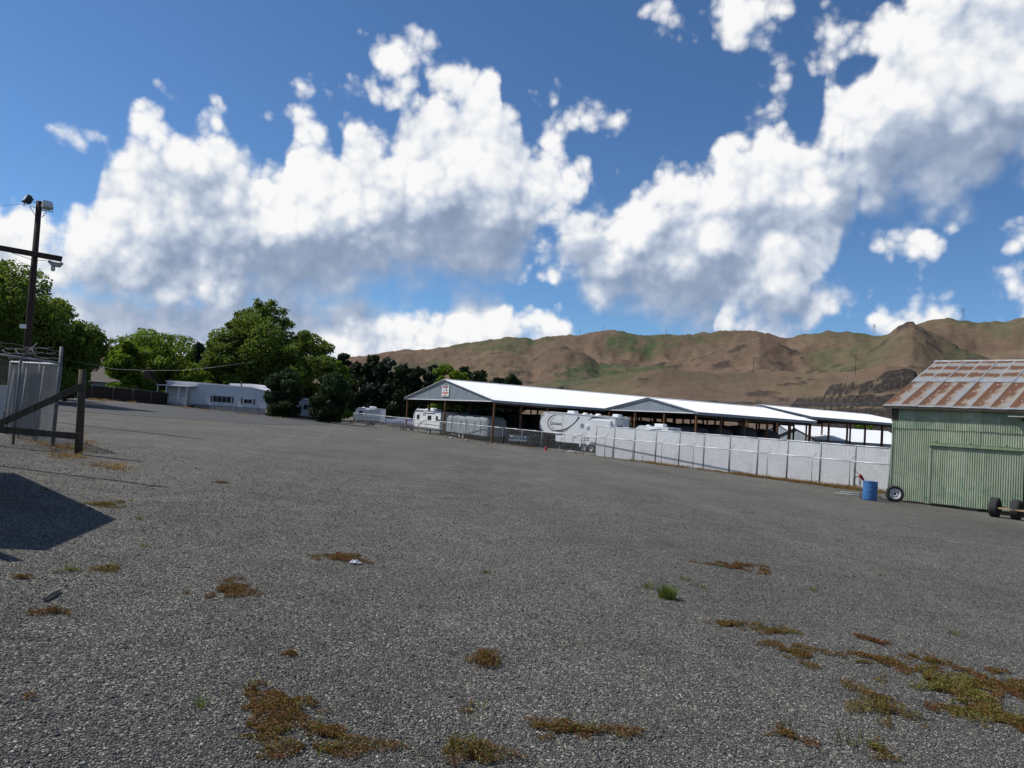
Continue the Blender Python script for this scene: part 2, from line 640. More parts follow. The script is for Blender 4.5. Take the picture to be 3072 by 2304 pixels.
def mat_leaf(name, lo, hi, trans=0.35):
    """leaves: colour runs from lo to hi by the per-leaf 'tint' value"""
    m, T, b, out = new_mat(name)
    a = T.n('ShaderNodeAttribute', attribute_name='tint')
    f = a.outputs['Fac']
    colr = T.mix(f, lo, hi)
    T.put(b.inputs['Base Color'], colr)
    b.inputs['Roughness'].default_value = 0.6
    b.inputs['Specular IOR Level'].default_value = 0.25
    tr = T.n('ShaderNodeBsdfTranslucent')
    T.put(tr.inputs[0], T.mix(0.5, colr, (hi[0] * 1.3, hi[1] * 1.3, hi[2] * 0.6)))
    mx = T.n('ShaderNodeMixShader')
    mx.inputs[0].default_value = trans
    T.t.links.new(b.outputs[0], mx.inputs[1])
    T.t.links.new(tr.outputs[0], mx.inputs[2])
    T.t.links.new(mx.outputs[0], out.inputs[0])
    MATS[name] = m
    return m


def mat_gravel():
    m, T, b, out = new_mat('gravel')
    g = T.n('ShaderNodeNewGeometry').outputs['Position']
    cell = T.n('ShaderNodeTexVoronoi', voronoi_dimensions='2D', feature='F1')
    T.put(cell.inputs['Vector'], g)
    cell.inputs['Scale'].default_value = 85
    sc = T.n('ShaderNodeSeparateColor')
    T.put(sc.inputs[0], cell.outputs['Color'])
    stone = T.ramp(sc.outputs[0], [(0.0, (0.045, 0.045, 0.045)), (0.35, (0.075, 0.074, 0.071)), (0.62, (0.100, 0.098, 0.090)),
                                   (0.82, (0.150, 0.143, 0.122)), (0.93, (0.23, 0.22, 0.185)), (1.0, (0.40, 0.385, 0.34))])
    big = T.noise(g, 0.16, 5, 0.6)
    mid = T.noise(g, 1.1, 5, 0.6)
    # wheel tracks: soft paler and darker bands running up the lot
    tr = T.noise(T.v('MULTIPLY', T.v('ADD', g, T.v('MULTIPLY', T.noise(g, 0.05, 2, 0.5, out=1), (8, 8, 0))), (0.35, 0.05, 0)), 1.0, 3, 0.5)
    k = T.m('ADD', T.lin(big, 0.3, 0.7, 0.80, 1.16), T.lin(mid, 0.3, 0.7, -0.09, 0.09))
    k = T.m('ADD', k, T.lin(tr, 0.35, 0.65, -0.08, 0.12))
    k = T.m('ADD', k, T.lin(T.noise(g, 1.6, 9, 0.86), 0.3, 0.7, -0.32, 0.36))
    sx = T.n('ShaderNodeSeparateXYZ')
    T.put(sx.inputs[0], T.v('ADD', g, T.v('MULTIPLY', T.noise(g, 0.3, 2, 0.5, out=1), (0.5, 0.0, 0.0))))
    for (a0, a1, a2) in ((-9.0, 0.42, 0.0012), (2.5, -0.30, 0.0062), (6.0, 0.10, -0.0030), (-2.0, -0.22, 0.0)):
        c0 = T.m('ADD', T.m('MULTIPLY', sx.outputs[1], a1), T.m('MULTIPLY', T.m('MULTIPLY', sx.outputs[1], sx.outputs[1]), a2))
        dd = T.m('ABSOLUTE', T.m('SUBTRACT', T.m('ABSOLUTE', T.m('SUBTRACT', T.m('SUBTRACT', sx.outputs[0], a0), c0)), 0.85))
        k = T.m('ADD', k, T.m('MULTIPLY', T.step(dd, 0.34, 0.05), T.lin(mid, 0.35, 0.65, 0.0, 0.17)))
    k = T.m('ADD', k, T.m('MULTIPLY', T.step(T.noise(g, 30, 2, 0.6), 0.62, 0.72), 0.8))
    kk = T.n('ShaderNodeCombineXYZ')
    for i in range(3):
        T.put(kk.inputs[i], k)
    colr = T.mix(1.0, stone, kk.outputs[0], 'MULTIPLY')
    # dust and dead plant bits
    dust = T.m('MULTIPLY', T.step(T.noise(g, 0.5, 8, 0.72), 0.56, 0.76), 0.55)
    colr = T.mix(dust, colr, (0.105, 0.088, 0.062))
    colr = T.mix(1.0, colr, (1.0, 0.985, 0.945), 'MULTIPLY')
    T.put(b.inputs['Base Color'], colr)
    b.inputs['Roughness'].default_value = 0.9
    b.inputs['Specular IOR Level'].default_value = 0.25
    h = T.m('MULTIPLY_ADD', cell.outputs['Distance'], -1.0, T.m('MULTIPLY', sc.outputs[1], 0.6))
    bp = T.n('ShaderNodeBump')
    bp.inputs['Strength'].default_value = 0.75
    bp.inputs['Distance'].default_value = 0.012
    T.put(bp.inputs['Height'], h)
    T.put(b.inputs['Normal'], bp.outputs[0])
    MATS['gravel'] = m
    return m


def mat_asphalt():
    m, T, b, out = new_mat('asphalt')
    g = T.n('ShaderNodeNewGeometry').outputs['Position']
    n = T.noise(g, 0.35, 7, 0.65)
    f = T.noise(g, 60, 3, 0.6)
    colr = T.mix(T.step(n, 0.3, 0.7), (0.036, 0.035, 0.034), (0.062, 0.060, 0.056))
    colr = T.mix(T.m('MULTIPLY', f, 0.4), colr, (0.09, 0.087, 0.08))
    T.put(b.inputs['Base Color'], colr)
    b.inputs['Roughness'].default_value = 0.88
    MATS['asphalt'] = m
    return m


def mat_corr(name, kind):
    """corrugated iron: painted green, or galvanised with rust"""
    m, T, b, out = new_mat(name)
    tc = T.n('ShaderNodeTexCoord').outputs['Object']
    inf = T.n('ShaderNodeObjectInfo')
    rnd = inf.outputs['Random']
    off = T.n('ShaderNodeCombineXYZ')
    for i, k in enumerate((17.0, 31.0, 7.0)):
        T.put(off.inputs[i], T.m('MULTIPLY', rnd, k))
    p = T.v('ADD', tc, off.outputs[0])
    if kind == 'green':
        n1 = T.noise(p, 1.1, 6, 0.62)
        n2 = T.noise(T.v('MULTIPLY', p, (5.0, 5.0, 0.9)), 1.0, 6, 0.65)
        n3 = T.noise(p, 2.6, 8, 0.7)
        sep = T.n('ShaderNodeSeparateXYZ')
        T.put(sep.inputs[0], tc)
        colr = T.mix(T.step(n1, 0.3, 0.72), (0.230, 0.282, 0.190), (0.315, 0.350, 0.255))
        colr = T.mix(T.m('MULTIPLY', T.step(n2, 0.5, 0.72), 0.55), colr, (0.43, 0.45, 0.33))
        teal = T.m('MULTIPLY', T.step(n3, 0.5, 0.66), T.lin(sep.outputs[2], 2.0, 0.2, 0.05, 0.75))
        colr = T.mix(teal, colr, (0.095, 0.215, 0.150))
        rust = T.m('MULTIPLY', T.step(T.noise(p, 1.9, 8, 0.72), 0.60, 0.70), T.lin(sep.outputs[2], 1.8, 0.0, 0.10, 0.6))
        colr = T.mix(rust, colr, (0.26, 0.155, 0.06))
        hue = T.lin(rnd, 0, 1, 0.86, 1.12)
        hv = T.n('ShaderNodeCombineXYZ')
        for i in range(3):
            T.put(hv.inputs[i], hue)
        colr = T.mix(1.0, colr, hv.outputs[0], 'MULTIPLY')
        T.put(b.inputs['Base Color'], colr)
        b.inputs['Roughness'].default_value = 0.55
        b.inputs['Specular IOR Level'].default_value = 0.35
    else:
        sep = T.n('ShaderNodeSeparateXYZ')
        T.put(sep.inputs[0], tc)
        x, y = sep.outputs[0], sep.outputs[1]
        nz = T.noise(T.v('MULTIPLY', p, (7.0, 1.6, 1.0)), 1.0, 7, 0.68)
        nb = T.noise(p, 1.3, 5, 0.6)
        zinc = T.mix(T.step(nz, 0.3, 0.7), (0.27, 0.29, 0.31), (0.42, 0.43, 0.43))
        if kind == 'rust_low':       # rusted strip down one side of every sheet
            e = T.m('ADD', T.m('SUBTRACT', T.lin(x, 0.10, 0.62, 1.0, 0.0), 0.30), T.m('MULTIPLY', T.m('SUBTRACT', nz, 0.5), 1.9))
            e = T.m('ADD', e, T.lin(nb, 0.3, 0.7, -0.35, 0.3))
            e = T.m('ADD', e, T.lin(rnd, 0, 1, -0.15, 0.18))
            edge = T.m('MULTIPLY', T.step(y, 0.10, 0.34), T.step(x, -0.06, 0.05))
        else:                        # rust blotches between the battens
            w = T.m('SINE', T.m('MULTIPLY_ADD', y, 5.3, T.m('MULTIPLY', nb, 3.0)))
            e = T.m('ADD', T.m('MULTIPLY', w, 0.5), T.m('MULTIPLY', T.m('SUBTRACT', nz, 0.5), 2.3))
            e = T.m('ADD', e, T.lin(rnd, 0, 1, -0.05, 0.3))
            edge = T.m('MULTIPLY', T.step(y, 0.45, 0.75), T.m('MULTIPLY', T.step(x, 0.02, 0.14), T.step(x, 0.80, 0.68)))
        mask = T.m('MULTIPLY', T.step(e, -0.12, 0.34), edge)
        pale = T.m('MULTIPLY', T.step(e, -0.55, 0.0), edge)
        rustc = T.mix(T.step(T.noise(p, 9, 5, 0.6), 0.3, 0.7), (0.105, 0.045, 0.024), (0.185, 0.088, 0.045))
        colr = T.mix(T.m('MULTIPLY', pale, 0.7), zinc, (0.36, 0.27, 0.17))
        colr = T.mix(mask, colr, rustc)
        T.put(b.inputs['Base Color'], colr)
        T.put(b.inputs['Roughness'], T.lin(mask, 0, 1, 0.55, 0.9))
        T.put(b.inputs['Metallic'], T.lin(mask, 0, 1, 0.15, 0.0))
    MATS[name] = m
    return m


def mat_glass(name='window_glass', tint=(0.02, 0.025, 0.03)):
    if name in MATS:
        return MATS[name]
    m = mat(name, tint, rough=0.12, var=0.2, scale=1.0, spec=0.8)
    return m


def wires(mb, p0, p1, h0, h1, pitch=0.07, r=0.0022, n=3, m=0):
    """chain-link fabric between two posts: two families of diagonal wires, p0/p1 base corners"""
    p0, p1 = Vector(p0), Vector(p1)
    L = (p1 - p0).length
    H = h1 - h0
    d = (p1 - p0) / L
    up = Vector((0, 0, 1))
    nrm = d.cross(up).normalized()
    k = -H
    while k < L:
        for s in (0, 1):
            a0, b0, a1, b1 = k, 0.0, k + H, H
            if a0 < 0:
                b0, a0 = -a0, 0.0
            if a1 > L:
                b1, a1 = H - (a1 - L), L
            if b1 - b0 > 0.02:
                if s:
                    a0, a1 = L - a0, L - a1
                A = p0 + d * a0 + up * (h0 + b0)
                B = p0 + d * a1 + up * (h0 + b1)
                e = (B - A).normalized()
                q = e.cross(nrm).normalized()
                o = nrm * (r if s else -r)
                ofs = [q * r + o, -q * r * 0.5 + nrm * r + o, -q * r * 0.5 - nrm * r + o]
                vs = [A + t for t in ofs] + [B + t for t in ofs]
                mb.add(vs, [(0, 3, 4, 1), (1, 4, 5, 2), (2, 5, 3, 0)], m)
        k += pitch


def text_mesh(txt, size, mat_, parent, loc, rot, bold=0.0, name='lettering', squash=1.0):
    cu = bpy.data.curves.new(name, 'FONT')
    cu.body = txt
    cu.size = size
    cu.align_x = 'CENTER'
    cu.align_y = 'CENTER'
    cu.extrude = 0.004
    cu.offset = bold
    ob = bpy.data.objects.new(name, cu)
    COL.objects.link(ob)
    dg = bpy.context.evaluated_depsgraph_get()
    me = bpy.data.meshes.new_from_object(ob.evaluated_get(dg))
    bpy.data.objects.remove(ob)
    bpy.data.curves.remove(cu)
    me.materials.clear()
    me.materials.append(mat_)
    o = bpy.data.objects.new(name, me)
    COL.objects.link(o)
    o.parent = parent
    o.location, o.rotation_euler = loc, rot
    o.scale = (squash, 1, 1)
    return o

# ------------------------------------------------------------------ ground
GRAVEL, ASPHALT = mat_gravel(), mat_asphalt()


def build_ground():
    az = np.linspace(-math.pi, math.pi, 181)[:-1]
    rr = np.concatenate([[0.0], np.geomspace(1.0, 60, 34), np.geomspace(66, 9000, 46)])
    vs = [(0.0, 0.0, float(zg(0, 0)))]
    for r in rr[1:]:
        x, y = r * np.sin(az), r * np.cos(az)
        z = zg(x, y)
        vs += list(zip(x, y, z))
    n = len(az)
    fs = [(0, 1 + (k + 1) % n, 1 + k) for k in range(n)]
    for i in range(len(rr) - 2):
        for k in range(n):
            k2 = (k + 1) % n
            fs.append((1 + i * n + k, 1 + i * n + k2, 1 + (i + 1) * n + k2, 1 + (i + 1) * n + k))
    mb = MB()
    far = mat('valley_floor', (0.11, 0.10, 0.06), 0.95, 0.3, 0.02)
    nin = n + n * int(np.sum(rr[1:] < 170))
    mb.add(vs, fs[:nin], 0, True)
    mb.f += fs[nin:]
    mb.mi += [1] * (len(fs) - nin)
    mb.sm += [True] * (len(fs) - nin)
    tag(mb.build('ground', [GRAVEL, far]), kind='structure')


build_ground()


def sheet(name, pts_px, material, lift, sub=40):
    """sheet lying on the lot between two photograph polylines (far edge, near edge)"""
    far, near = pts_px

    def res(pl):
        w = np.linspace(0, 1, sub)
        g = [gp(*p) for p in pl]
        t = np.linspace(0, 1, len(g))
        return np.stack([np.interp(w, t, [p.x for p in g]), np.interp(w, t, [p.y for p in g])], 1)
    a, b = res(far), res(near)
    m = 8
    vs, fs = [], []
    for j in range(m):
        for i in range(sub):
            q = a[i] + (b[i] - a[i]) * j / (m - 1)
            vs.append((q[0], q[1], float(zg(q[0], q[1])) + lift))
    for j in range(m - 1):
        for i in range(sub - 1):
            fs.append((j * sub + i, j * sub + i + 1, (j + 1) * sub + i + 1, (j + 1) * sub + i))
    mb = MB()
    mb.add(vs, fs, 0, True)
    return tag(mb.build(name, material), kind='structure')


sheet('asphalt_road', ([(-60, 1196), (260, 1203), (520, 1218), (800, 1242), (960, 1258), (1075, 1268)],
                       [(-60, 1222), (260, 1238), (520, 1254), (800, 1274), (960, 1275), (1078, 1270)]), ASPHALT, 0.015)


# ------------------------------------------------------------------ loose stones of the gravel, near the camera
def build_stones():
    m, T, b, out = new_mat('loose_stone')
    f = T.n('ShaderNodeAttribute', attribute_name='tint').outputs['Fac']
    colr = T.ramp(f, [(0.0, (0.048, 0.048, 0.049)), (0.35, (0.082, 0.082, 0.083)), (0.62, (0.120, 0.118, 0.112)),
                      (0.82, (0.185, 0.178, 0.155)), (0.94, (0.26, 0.25, 0.215)), (1.0, (0.39, 0.38, 0.34))])
    T.put(b.inputs['Base Color'], colr)
    b.inputs['Roughness'].default_value = 0.85
    b.inputs['Specular IOR Level'].default_value = 0.25
    # distances so that stones thin out with distance
    N = 190000
    tt = RNG.random(3 * N) ** 2.0
    tt = tt[RNG.random(3 * N) > tt ** 0.8][:N]
    N = len(tt)
    y = 2.7 + 22.0 * tt
    x = (RNG.random(N) * 2 - 1) * (0.74 * y + 0.3)
    z = zg(x, y)
    s = 0.0022 + 0.0034 * RNG.random(N) ** 1.8 + 0.00030 * y
    big = RNG.random(N) < 0.02
    s[big] *= 1.8
    base = np.array([[1, 0, 0], [0, 1, 0], [-1, 0, 0], [0, -1, 0], [0.15, 0.1, 1], [-0.1, 0.05, -1]], float)
    V = np.repeat(base[None], N, 0) * (1 + 0.45 * (RNG.random((N, 6, 3)) - 0.5)) + 0.35 * (RNG.random((N, 6, 3)) - 0.5)
    V *= (s[:, None] * (0.7 + 0.7 * RNG.random((N, 3))))[:, None, :] * np.array([1.15, 1.15, 0.75])
    a = RNG.random(N) * 2 * np.pi
    ca, sa = np.cos(a)[:, None], np.sin(a)[:, None]
    t = 0.5 * (RNG.random(N) - 0.5)[:, None]
    X = V[:, :, 0] * ca - V[:, :, 1] * sa
    Y = V[:, :, 0] * sa + V[:, :, 1] * ca
    Z = V[:, :, 2] + t * X
    P = np.stack([X + x[:, None], Y + y[:, None], Z + (z + s * 0.35)[:, None]], 2).reshape(-1, 3)
    tri = np.array([[0, 1, 4], [1, 2, 4], [2, 3, 4], [3, 0, 4], [1, 0, 5], [2, 1, 5], [3, 2, 5], [0, 3, 5]])
    F = (tri[None] + (np.arange(N) * 6)[:, None, None]).reshape(-1)
    tint = np.repeat(np.clip(RNG.random(N) ** 1.0, 0, 1), 6)
    me = raw_mesh('gravel', P, F, 3, m, tint)
    o = bpy.data.objects.new('gravel', me)
    COL.objects.link(o)
    tag(o, 'loose grey and pale gravel stones lying in the foreground of the lot', 'gravel', kind='stuff')


build_stones()


# ------------------------------------------------------------------ hills
def vnoise(x, y, seed=0):
    """value noise on arrays"""
    xi, yi = np.floor(x).astype(np.int64), np.floor(y).astype(np.int64)
    fx, fy = x - xi, y - yi
    fx, fy = fx * fx * (3 - 2 * fx), fy * fy * (3 - 2 * fy)

    def h(a, b):
        n = (a * 374761393 + b * 668265263 + seed * 1442695041) & 0x7fffffff
        n = ((n ^ (n >> 13)) * 1274126177) & 0x7fffffff
        return ((n ^ (n >> 16)) & 0xffff) / 65535.0
    return (h(xi, yi) * (1 - fx) + h(xi + 1, yi) * fx) * (1 - fy) + (h(xi, yi + 1) * (1 - fx) + h(xi + 1, yi + 1) * fx) * fy


def fbm(x, y, o=5, seed=0, ridged=False):
    t, a, s = 0.0, 0.5, 0.0
    for i in range(o):
        n = vnoise(x * 2 ** i + 13.7 * i, y * 2 ** i - 7.1 * i, seed + i)
        if ridged:
            n = 1 - np.abs(2 * n - 1)
        t = t + a * n
        s += a
        a *= 0.5
    return t / s


RIDGE = [(-900, 1010), (-200, 1030), (100, 1030), (300, 1033), (420, 1048), (700, 1085), (950, 1085), (1060, 1066), (1100, 1060), (1180, 1049),
         (1225, 1042), (1290, 1042), (1360, 1031), (1430, 1021), (1500, 1010), (1545, 1008), (1580, 1010), (1600, 1016), (1640, 1005),
         (1700, 1001), (1740, 998), (1790, 990), (1840, 986), (1880, 995), (1960, 1001), (2050, 1000), (2150, 990), (2220, 987),
         (2270, 989), (2330, 1003), (2362, 1011), (2400, 1001), (2480, 988), (2560, 991), (2620, 1000), (2655, 998), (2700, 985),
         (2780, 960), (2850, 948), (2900, 958), (2930, 966), (2990, 962), (3040, 952), (3072, 946), (3300, 900), (4200, 820)]
SPUR = [(-900, 1140), (900, 1130), (1100, 1095), (1250, 1085), (1370, 1066), (1470, 1045), (1540, 1052), (1600, 1058), (1645, 1037), (1700, 1034), (1750, 1050),
        (1800, 1085), (1900, 1090), (2040, 1078), (2120, 1052), (2200, 1030), (2280, 1008), (2330, 1022), (2380, 1045), (2480, 1042), (2560, 1028),
        (2620, 1022), (2680, 988), (2720, 964), (2740, 962), (2765, 972), (2830, 1008), (2880, 1035), (3000, 1080), (3200, 1090), (4200, 1000)]
FRONT = [(-900, 1220), (1200, 1190), (1500, 1165), (1640, 1140), (1760, 1128), (1850, 1112), (1980, 1096), (2060, 1104), (2160, 1112), (2260, 1106),
         (2400, 1104), (2500, 1108), (2580, 1098), (2660, 1085), (2760, 1098), (2900, 1150), (3072, 1170), (4200, 1150)]
NEAR = [(-900, 1250), (1500, 1230), (1900, 1220), (2300, 1222), (2400, 1195), (2480, 1160), (2560, 1132), (2640, 1114), (2710, 1105), (2745, 1108),
        (2790, 1130), (2840, 1165), (2900, 1200), (3072, 1210), (4200, 1180)]


def prof(pl):
    a, e = [], []
    for p in pl:
        d = ray(*p)
        a.append(math.atan2(d.x, d.y))
        e.append(d.z / math.hypot(d.x, d.y))
    return np.array(a), np.array(e)


LAY = [(NEAR, 620.0, 170.0, 500.0), (FRONT, 1050.0, 380.0, 420.0), (SPUR, 1900.0, 750.0, 700.0), (RIDGE, 2900.0, 1100.0, 1500.0)]
LAYP = [prof(l[0]) for l in LAY]


def hill_base(az, R):
    H = np.zeros_like(R)
    for (pl, D, wf, wb), (pa, pe) in zip(LAY, LAYP):
        crest = np.interp(az, pa, pe) * D
        t = np.where(R < D, (D - R) / wf, (R - D) / wb)
        sh = np.clip(1 - t, 0, 1)
        sh = np.where(R < D, sh ** 1.12, sh * sh * (3 - 2 * sh))
        H = np.maximum(H, crest * sh) if pl is NEAR else np.maximum(0, np.logaddexp(H / 7.0, crest * sh / 7.0) * 7.0 - 4.852 * np.exp(-np.abs(H - crest * sh) / 7.0))
    return H


def build_hills():
    na, nr = 760, 330
    az = np.linspace(math.radians(-48), math.radians(52), na)
    rr = np.geomspace(430, 4600, nr)
    A, R = np.meshgrid(az, rr)
    X, Y = R * np.sin(A), R * np.cos(A)
    H = hill_base(A, R)
    k = np.clip(H / 120.0, 0, 1)
    g1 = fbm(X / 420 + 3, Y / 520, 5, 3, True)
    g2 = fbm(X / 120, Y / 150, 4, 9, True)
    g3 = fbm(X / 30, Y / 30, 3, 21)
    # gullies cut below the crests; crests themselves stay
    crest = np.zeros_like(R)
    for (pl, D, wf, wb) in LAY:
        crest = np.maximum(crest, np.exp(-((R - D) / (0.055 * D)) ** 2))
    cut = (1 - 0.92 * crest)
    H2 = H - k * cut * (60 * (1 - g1) ** 1.3 + 34 * (1 - g2)) * np.clip(R / 2400, 0.14, 1) + k * 15.0 * (g3 - 0.5) * np.clip(R / 1800, 0.25, 1) + k * 4 * (fbm(X / 9, Y / 9, 2, 27) - 0.5) * np.clip(R / 1800, 0.2, 1)
    # rock steps on the near hill
    pa = np.array([ray(2330, 1190), ray(2790, 1130)])
    a0, a1 = math.atan2(pa[0][0], pa[0][1]), math.atan2(pa[1][0], pa[1][1])
    onrock = np.clip((A - a0 + 0.03) / 0.04, 0, 1) * np.clip((a1 + 0.02 - A) / 0.03, 0, 1) * (R < 640) * (R > 470)
    along = (A - a0) / (a1 - a0)
    stepn = 11.0
    q = (H2 - 5.0 * along + 3.0 * (fbm(X / 26, Y / 26, 4, 33) - 0.5)) / stepn
    fr = q - np.floor(q)
    st = (np.floor(q) + np.clip((fr - 0.25) / 0.22, 0, 1)) * stepn + 5.0 * along + 2.6 * (fbm(X / 5, Y / 5, 3, 41) - 0.5)
    H3 = H2 * (1 - onrock * 0.85) + st * onrock * 0.85
    rock = onrock * ((fr > 0.20) & (fr < 0.52))
    # scattered outcrops
    oc = fbm(X / 60 + 9, Y / 25, 4, 55)
    out = np.clip((oc - 0.665) / 0.03, 0, 1) * (R < 2300)
    H3 = H3 + out * 4.0 * fbm(X / 8, Y / 8, 2, 5)
    rock = np.clip(rock + out * 0.75, 0, 1)
    Z = zg(X, Y) + H3 - 1.0
    # green where the gullies hold water
    gr = fbm(X / 330 + 1.3, Y / 420 + 4, 4, 71)
    green = np.clip((gr - 0.46) / 0.12, 0, 1) * np.clip((R - 800) / 500, 0.25, 1) * (0.45 + 0.55 * (1 - g1))
    kc = math.atan2(ray(1760, 1000).x, ray(1760, 1000).y)
    green = np.clip(green * (1.2 + 1.3 * np.exp(-((A - kc) / 0.07) ** 2)) + 0.25 * np.exp(-((A - kc) / 0.06) ** 2) * (g2 < 0.55), 0, 1)
    kn = math.atan2(ray(2735, 960).x, ray(2735, 960).y)
    green = green * (1 - 0.75 * np.exp(-((A - kn) / 0.035) ** 2))
    V = np.stack([X, Y, Z], 2).reshape(-1, 3)
    i = np.arange(nr - 1)[:, None] * na + np.arange(na - 1)[None]
    F = np.stack([i, i + 1, i + na + 1, i + na], 2).reshape(-1)
    m, T, b, o_ = new_mat('hill_grass')
    g = T.n('ShaderNodeNewGeometry').outputs['Position']
    at_g = T.n('ShaderNodeAttribute', attribute_name='tint').outputs['Fac']
    at_r = T.n('ShaderNodeAttribute', attribute_name='rock').outputs['Fac']
    n1 = T.noise(g, 0.006, 7, 0.62)
    n2 = T.noise(g, 0.05, 6, 0.65)
    n3 = T.noise(g, 0.35, 4, 0.6)
    colr = T.mix(T.step(n1, 0.35, 0.65), (0.128, 0.087, 0.061), (0.165, 0.117, 0.079))
    colr = T.mix(T.m('MULTIPLY', T.step(n2, 0.45, 0.7), 0.55), colr, (0.094, 0.069, 0.050))
    colr = T.mix(T.m('MULTIPLY', T.step(n1, 0.52, 0.7), 0.35), colr, (0.125, 0.118, 0.062))
    gm = T.m('MULTIPLY', at_g, T.step(T.noise(g, 0.02, 6, 0.65), 0.30, 0.62))
    colr = T.mix(gm, colr, (0.060, 0.084, 0.037))
    rk = T.mix(T.step(n3, 0.35, 0.7), (0.018, 0.017, 0.018), (0.070, 0.058, 0.050))
    spots = T.m('MULTIPLY', T.step(T.noise(g, 0.09, 5, 0.7), 0.63, 0.68), 0.6)
    colr = T.mix(spots, colr, (0.055, 0.048, 0.042))
    colr = T.mix(T.m('MULTIPLY', at_r, T.step(n3, 0.2, 0.45)), colr, rk)
    T.put(b.inputs['Base Color'], colr)
    b.inputs['Roughness'].default_value = 0.95
    b.inputs['Specular IOR Level'].default_value = 0.1
    bp = T.n('ShaderNodeBump')
    bp.inputs['Strength'].default_value = 0.7
    bp.inputs['Distance'].default_value = 4.0
    T.put(bp.inputs['Height'], T.m('ADD', n2, T.m('MULTIPLY', n3, 0.3)))
    T.put(b.inputs['Normal'], bp.outputs[0])
    me = raw_mesh('hills', V, F, 4, m, green.reshape(-1), smooth=True)
    a = me.attributes.new('rock', 'FLOAT', 'POINT')
    a.data.foreach_set('value', np.ascontiguousarray(rock.reshape(-1), np.float32))
    o = bpy.data.objects.new('hills', me)
    COL.objects.link(o)
    tag(o, kind='structure')
    return (az, rr, Z)


HILL = build_hills()


def hill_at(px, R):
    """point on the hills in the direction of a photograph column, R metres away"""
    az, rr, Z = HILL
    d = ray(px, 1050)
    a = math.atan2(d.x, d.y)
    i = int(np.clip(np.searchsorted(az, a), 0, len(az) - 1))
    j = int(np.clip(np.searchsorted(rr, R), 0, len(rr) - 1))
    return Vector((R * math.sin(a), R * math.cos(a), float(Z[j, i])))

# ------------------------------------------------------------------ shared materials
GALV = mat('galvanised', (0.62, 0.63, 0.64), 0.45, 0.12, 6, metal=0.25)
GALV_DULL = mat('galvanised_dull', (0.25, 0.26, 0.27), 0.6, 0.2, 6, metal=0.3)
WIRE = mat('fence_wire', (0.27, 0.28, 0.28), 0.55, 0.1, 3, metal=0.4)
WHITE_ROOF = mat('white_roof_steel', (0.80, 0.81, 0.82), 0.45, 0.03, 0.4)
WHITE = mat('white_paint', (0.74, 0.75, 0.77), 0.4, 0.05, 1.2, dirt=0.12, dirtcol=(0.45, 0.43, 0.40))
TRIM = mat('white_trim', (0.70, 0.72, 0.74), 0.45, 0.05, 1.0)
SLATE = mat('slate_blue_siding', (0.23, 0.27, 0.31), 0.5, 0.08, 0.8)
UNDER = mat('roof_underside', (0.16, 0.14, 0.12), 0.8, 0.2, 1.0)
POSTWOOD = mat_wood('post_wood', (0.10, 0.048, 0.026), (0.17, 0.088, 0.048))
OLDWOOD = mat_wood('old_wood', (0.050, 0.040, 0.032), (0.095, 0.078, 0.062))
PLANK = mat_wood('pale_plank', (0.34, 0.23, 0.12), (0.46, 0.34, 0.20))
RUBBER = mat('rubber', (0.022, 0.022, 0.023), 0.8, 0.25, 8, bump=0.2, dirt=0.3, dirtcol=(0.09, 0.085, 0.08))
BLACK = mat('black_plastic', (0.018, 0.018, 0.020), 0.5, 0.2, 5)
DARK = mat('hole_shade', (0.012, 0.012, 0.012), 0.9, 0.1, 3)
GLASS = mat_glass()
RED = mat('red_paint', (0.42, 0.03, 0.025), 0.45, 0.15, 10)
GREEN_IRON = mat_corr('green_corrugated_iron', 'green')
RUST_LOW = mat_corr('rusty_roof_iron_low', 'rust_low')
RUST_UP = mat_corr('rusty_roof_iron_up', 'rust_up')


def corr_sheet(w, h, pitch, amp, mats, name, axis='wall', nv=2):
    """one corrugated sheet, local x across, height along z (wall) or y (roof)"""
    nseg = int(round(w / pitch)) * 6
    vs, fs = [], []
    for j in range(nv):
        t = h * j / (nv - 1)
        for i in range(nseg + 1):
            x = w * i / nseg
            d = amp * math.sin(2 * math.pi * x / pitch)
            vs.append((x, d, t) if axis == 'wall' else (x, t, d))
    n1 = nseg + 1
    for j in range(nv - 1):
        for i in range(nseg):
            a = j * n1 + i
            fs.append((a, a + 1, a + n1 + 1, a + n1))
    mb = MB()
    mb.add(vs, fs, 0, True)
    me = bpy.data.meshes.new(name)
    me.from_pydata(mb.v, [], mb.f)
    me.polygons.foreach_set('use_smooth', mb.sm)
    me.materials.append(mats)
    me.update()
    return me


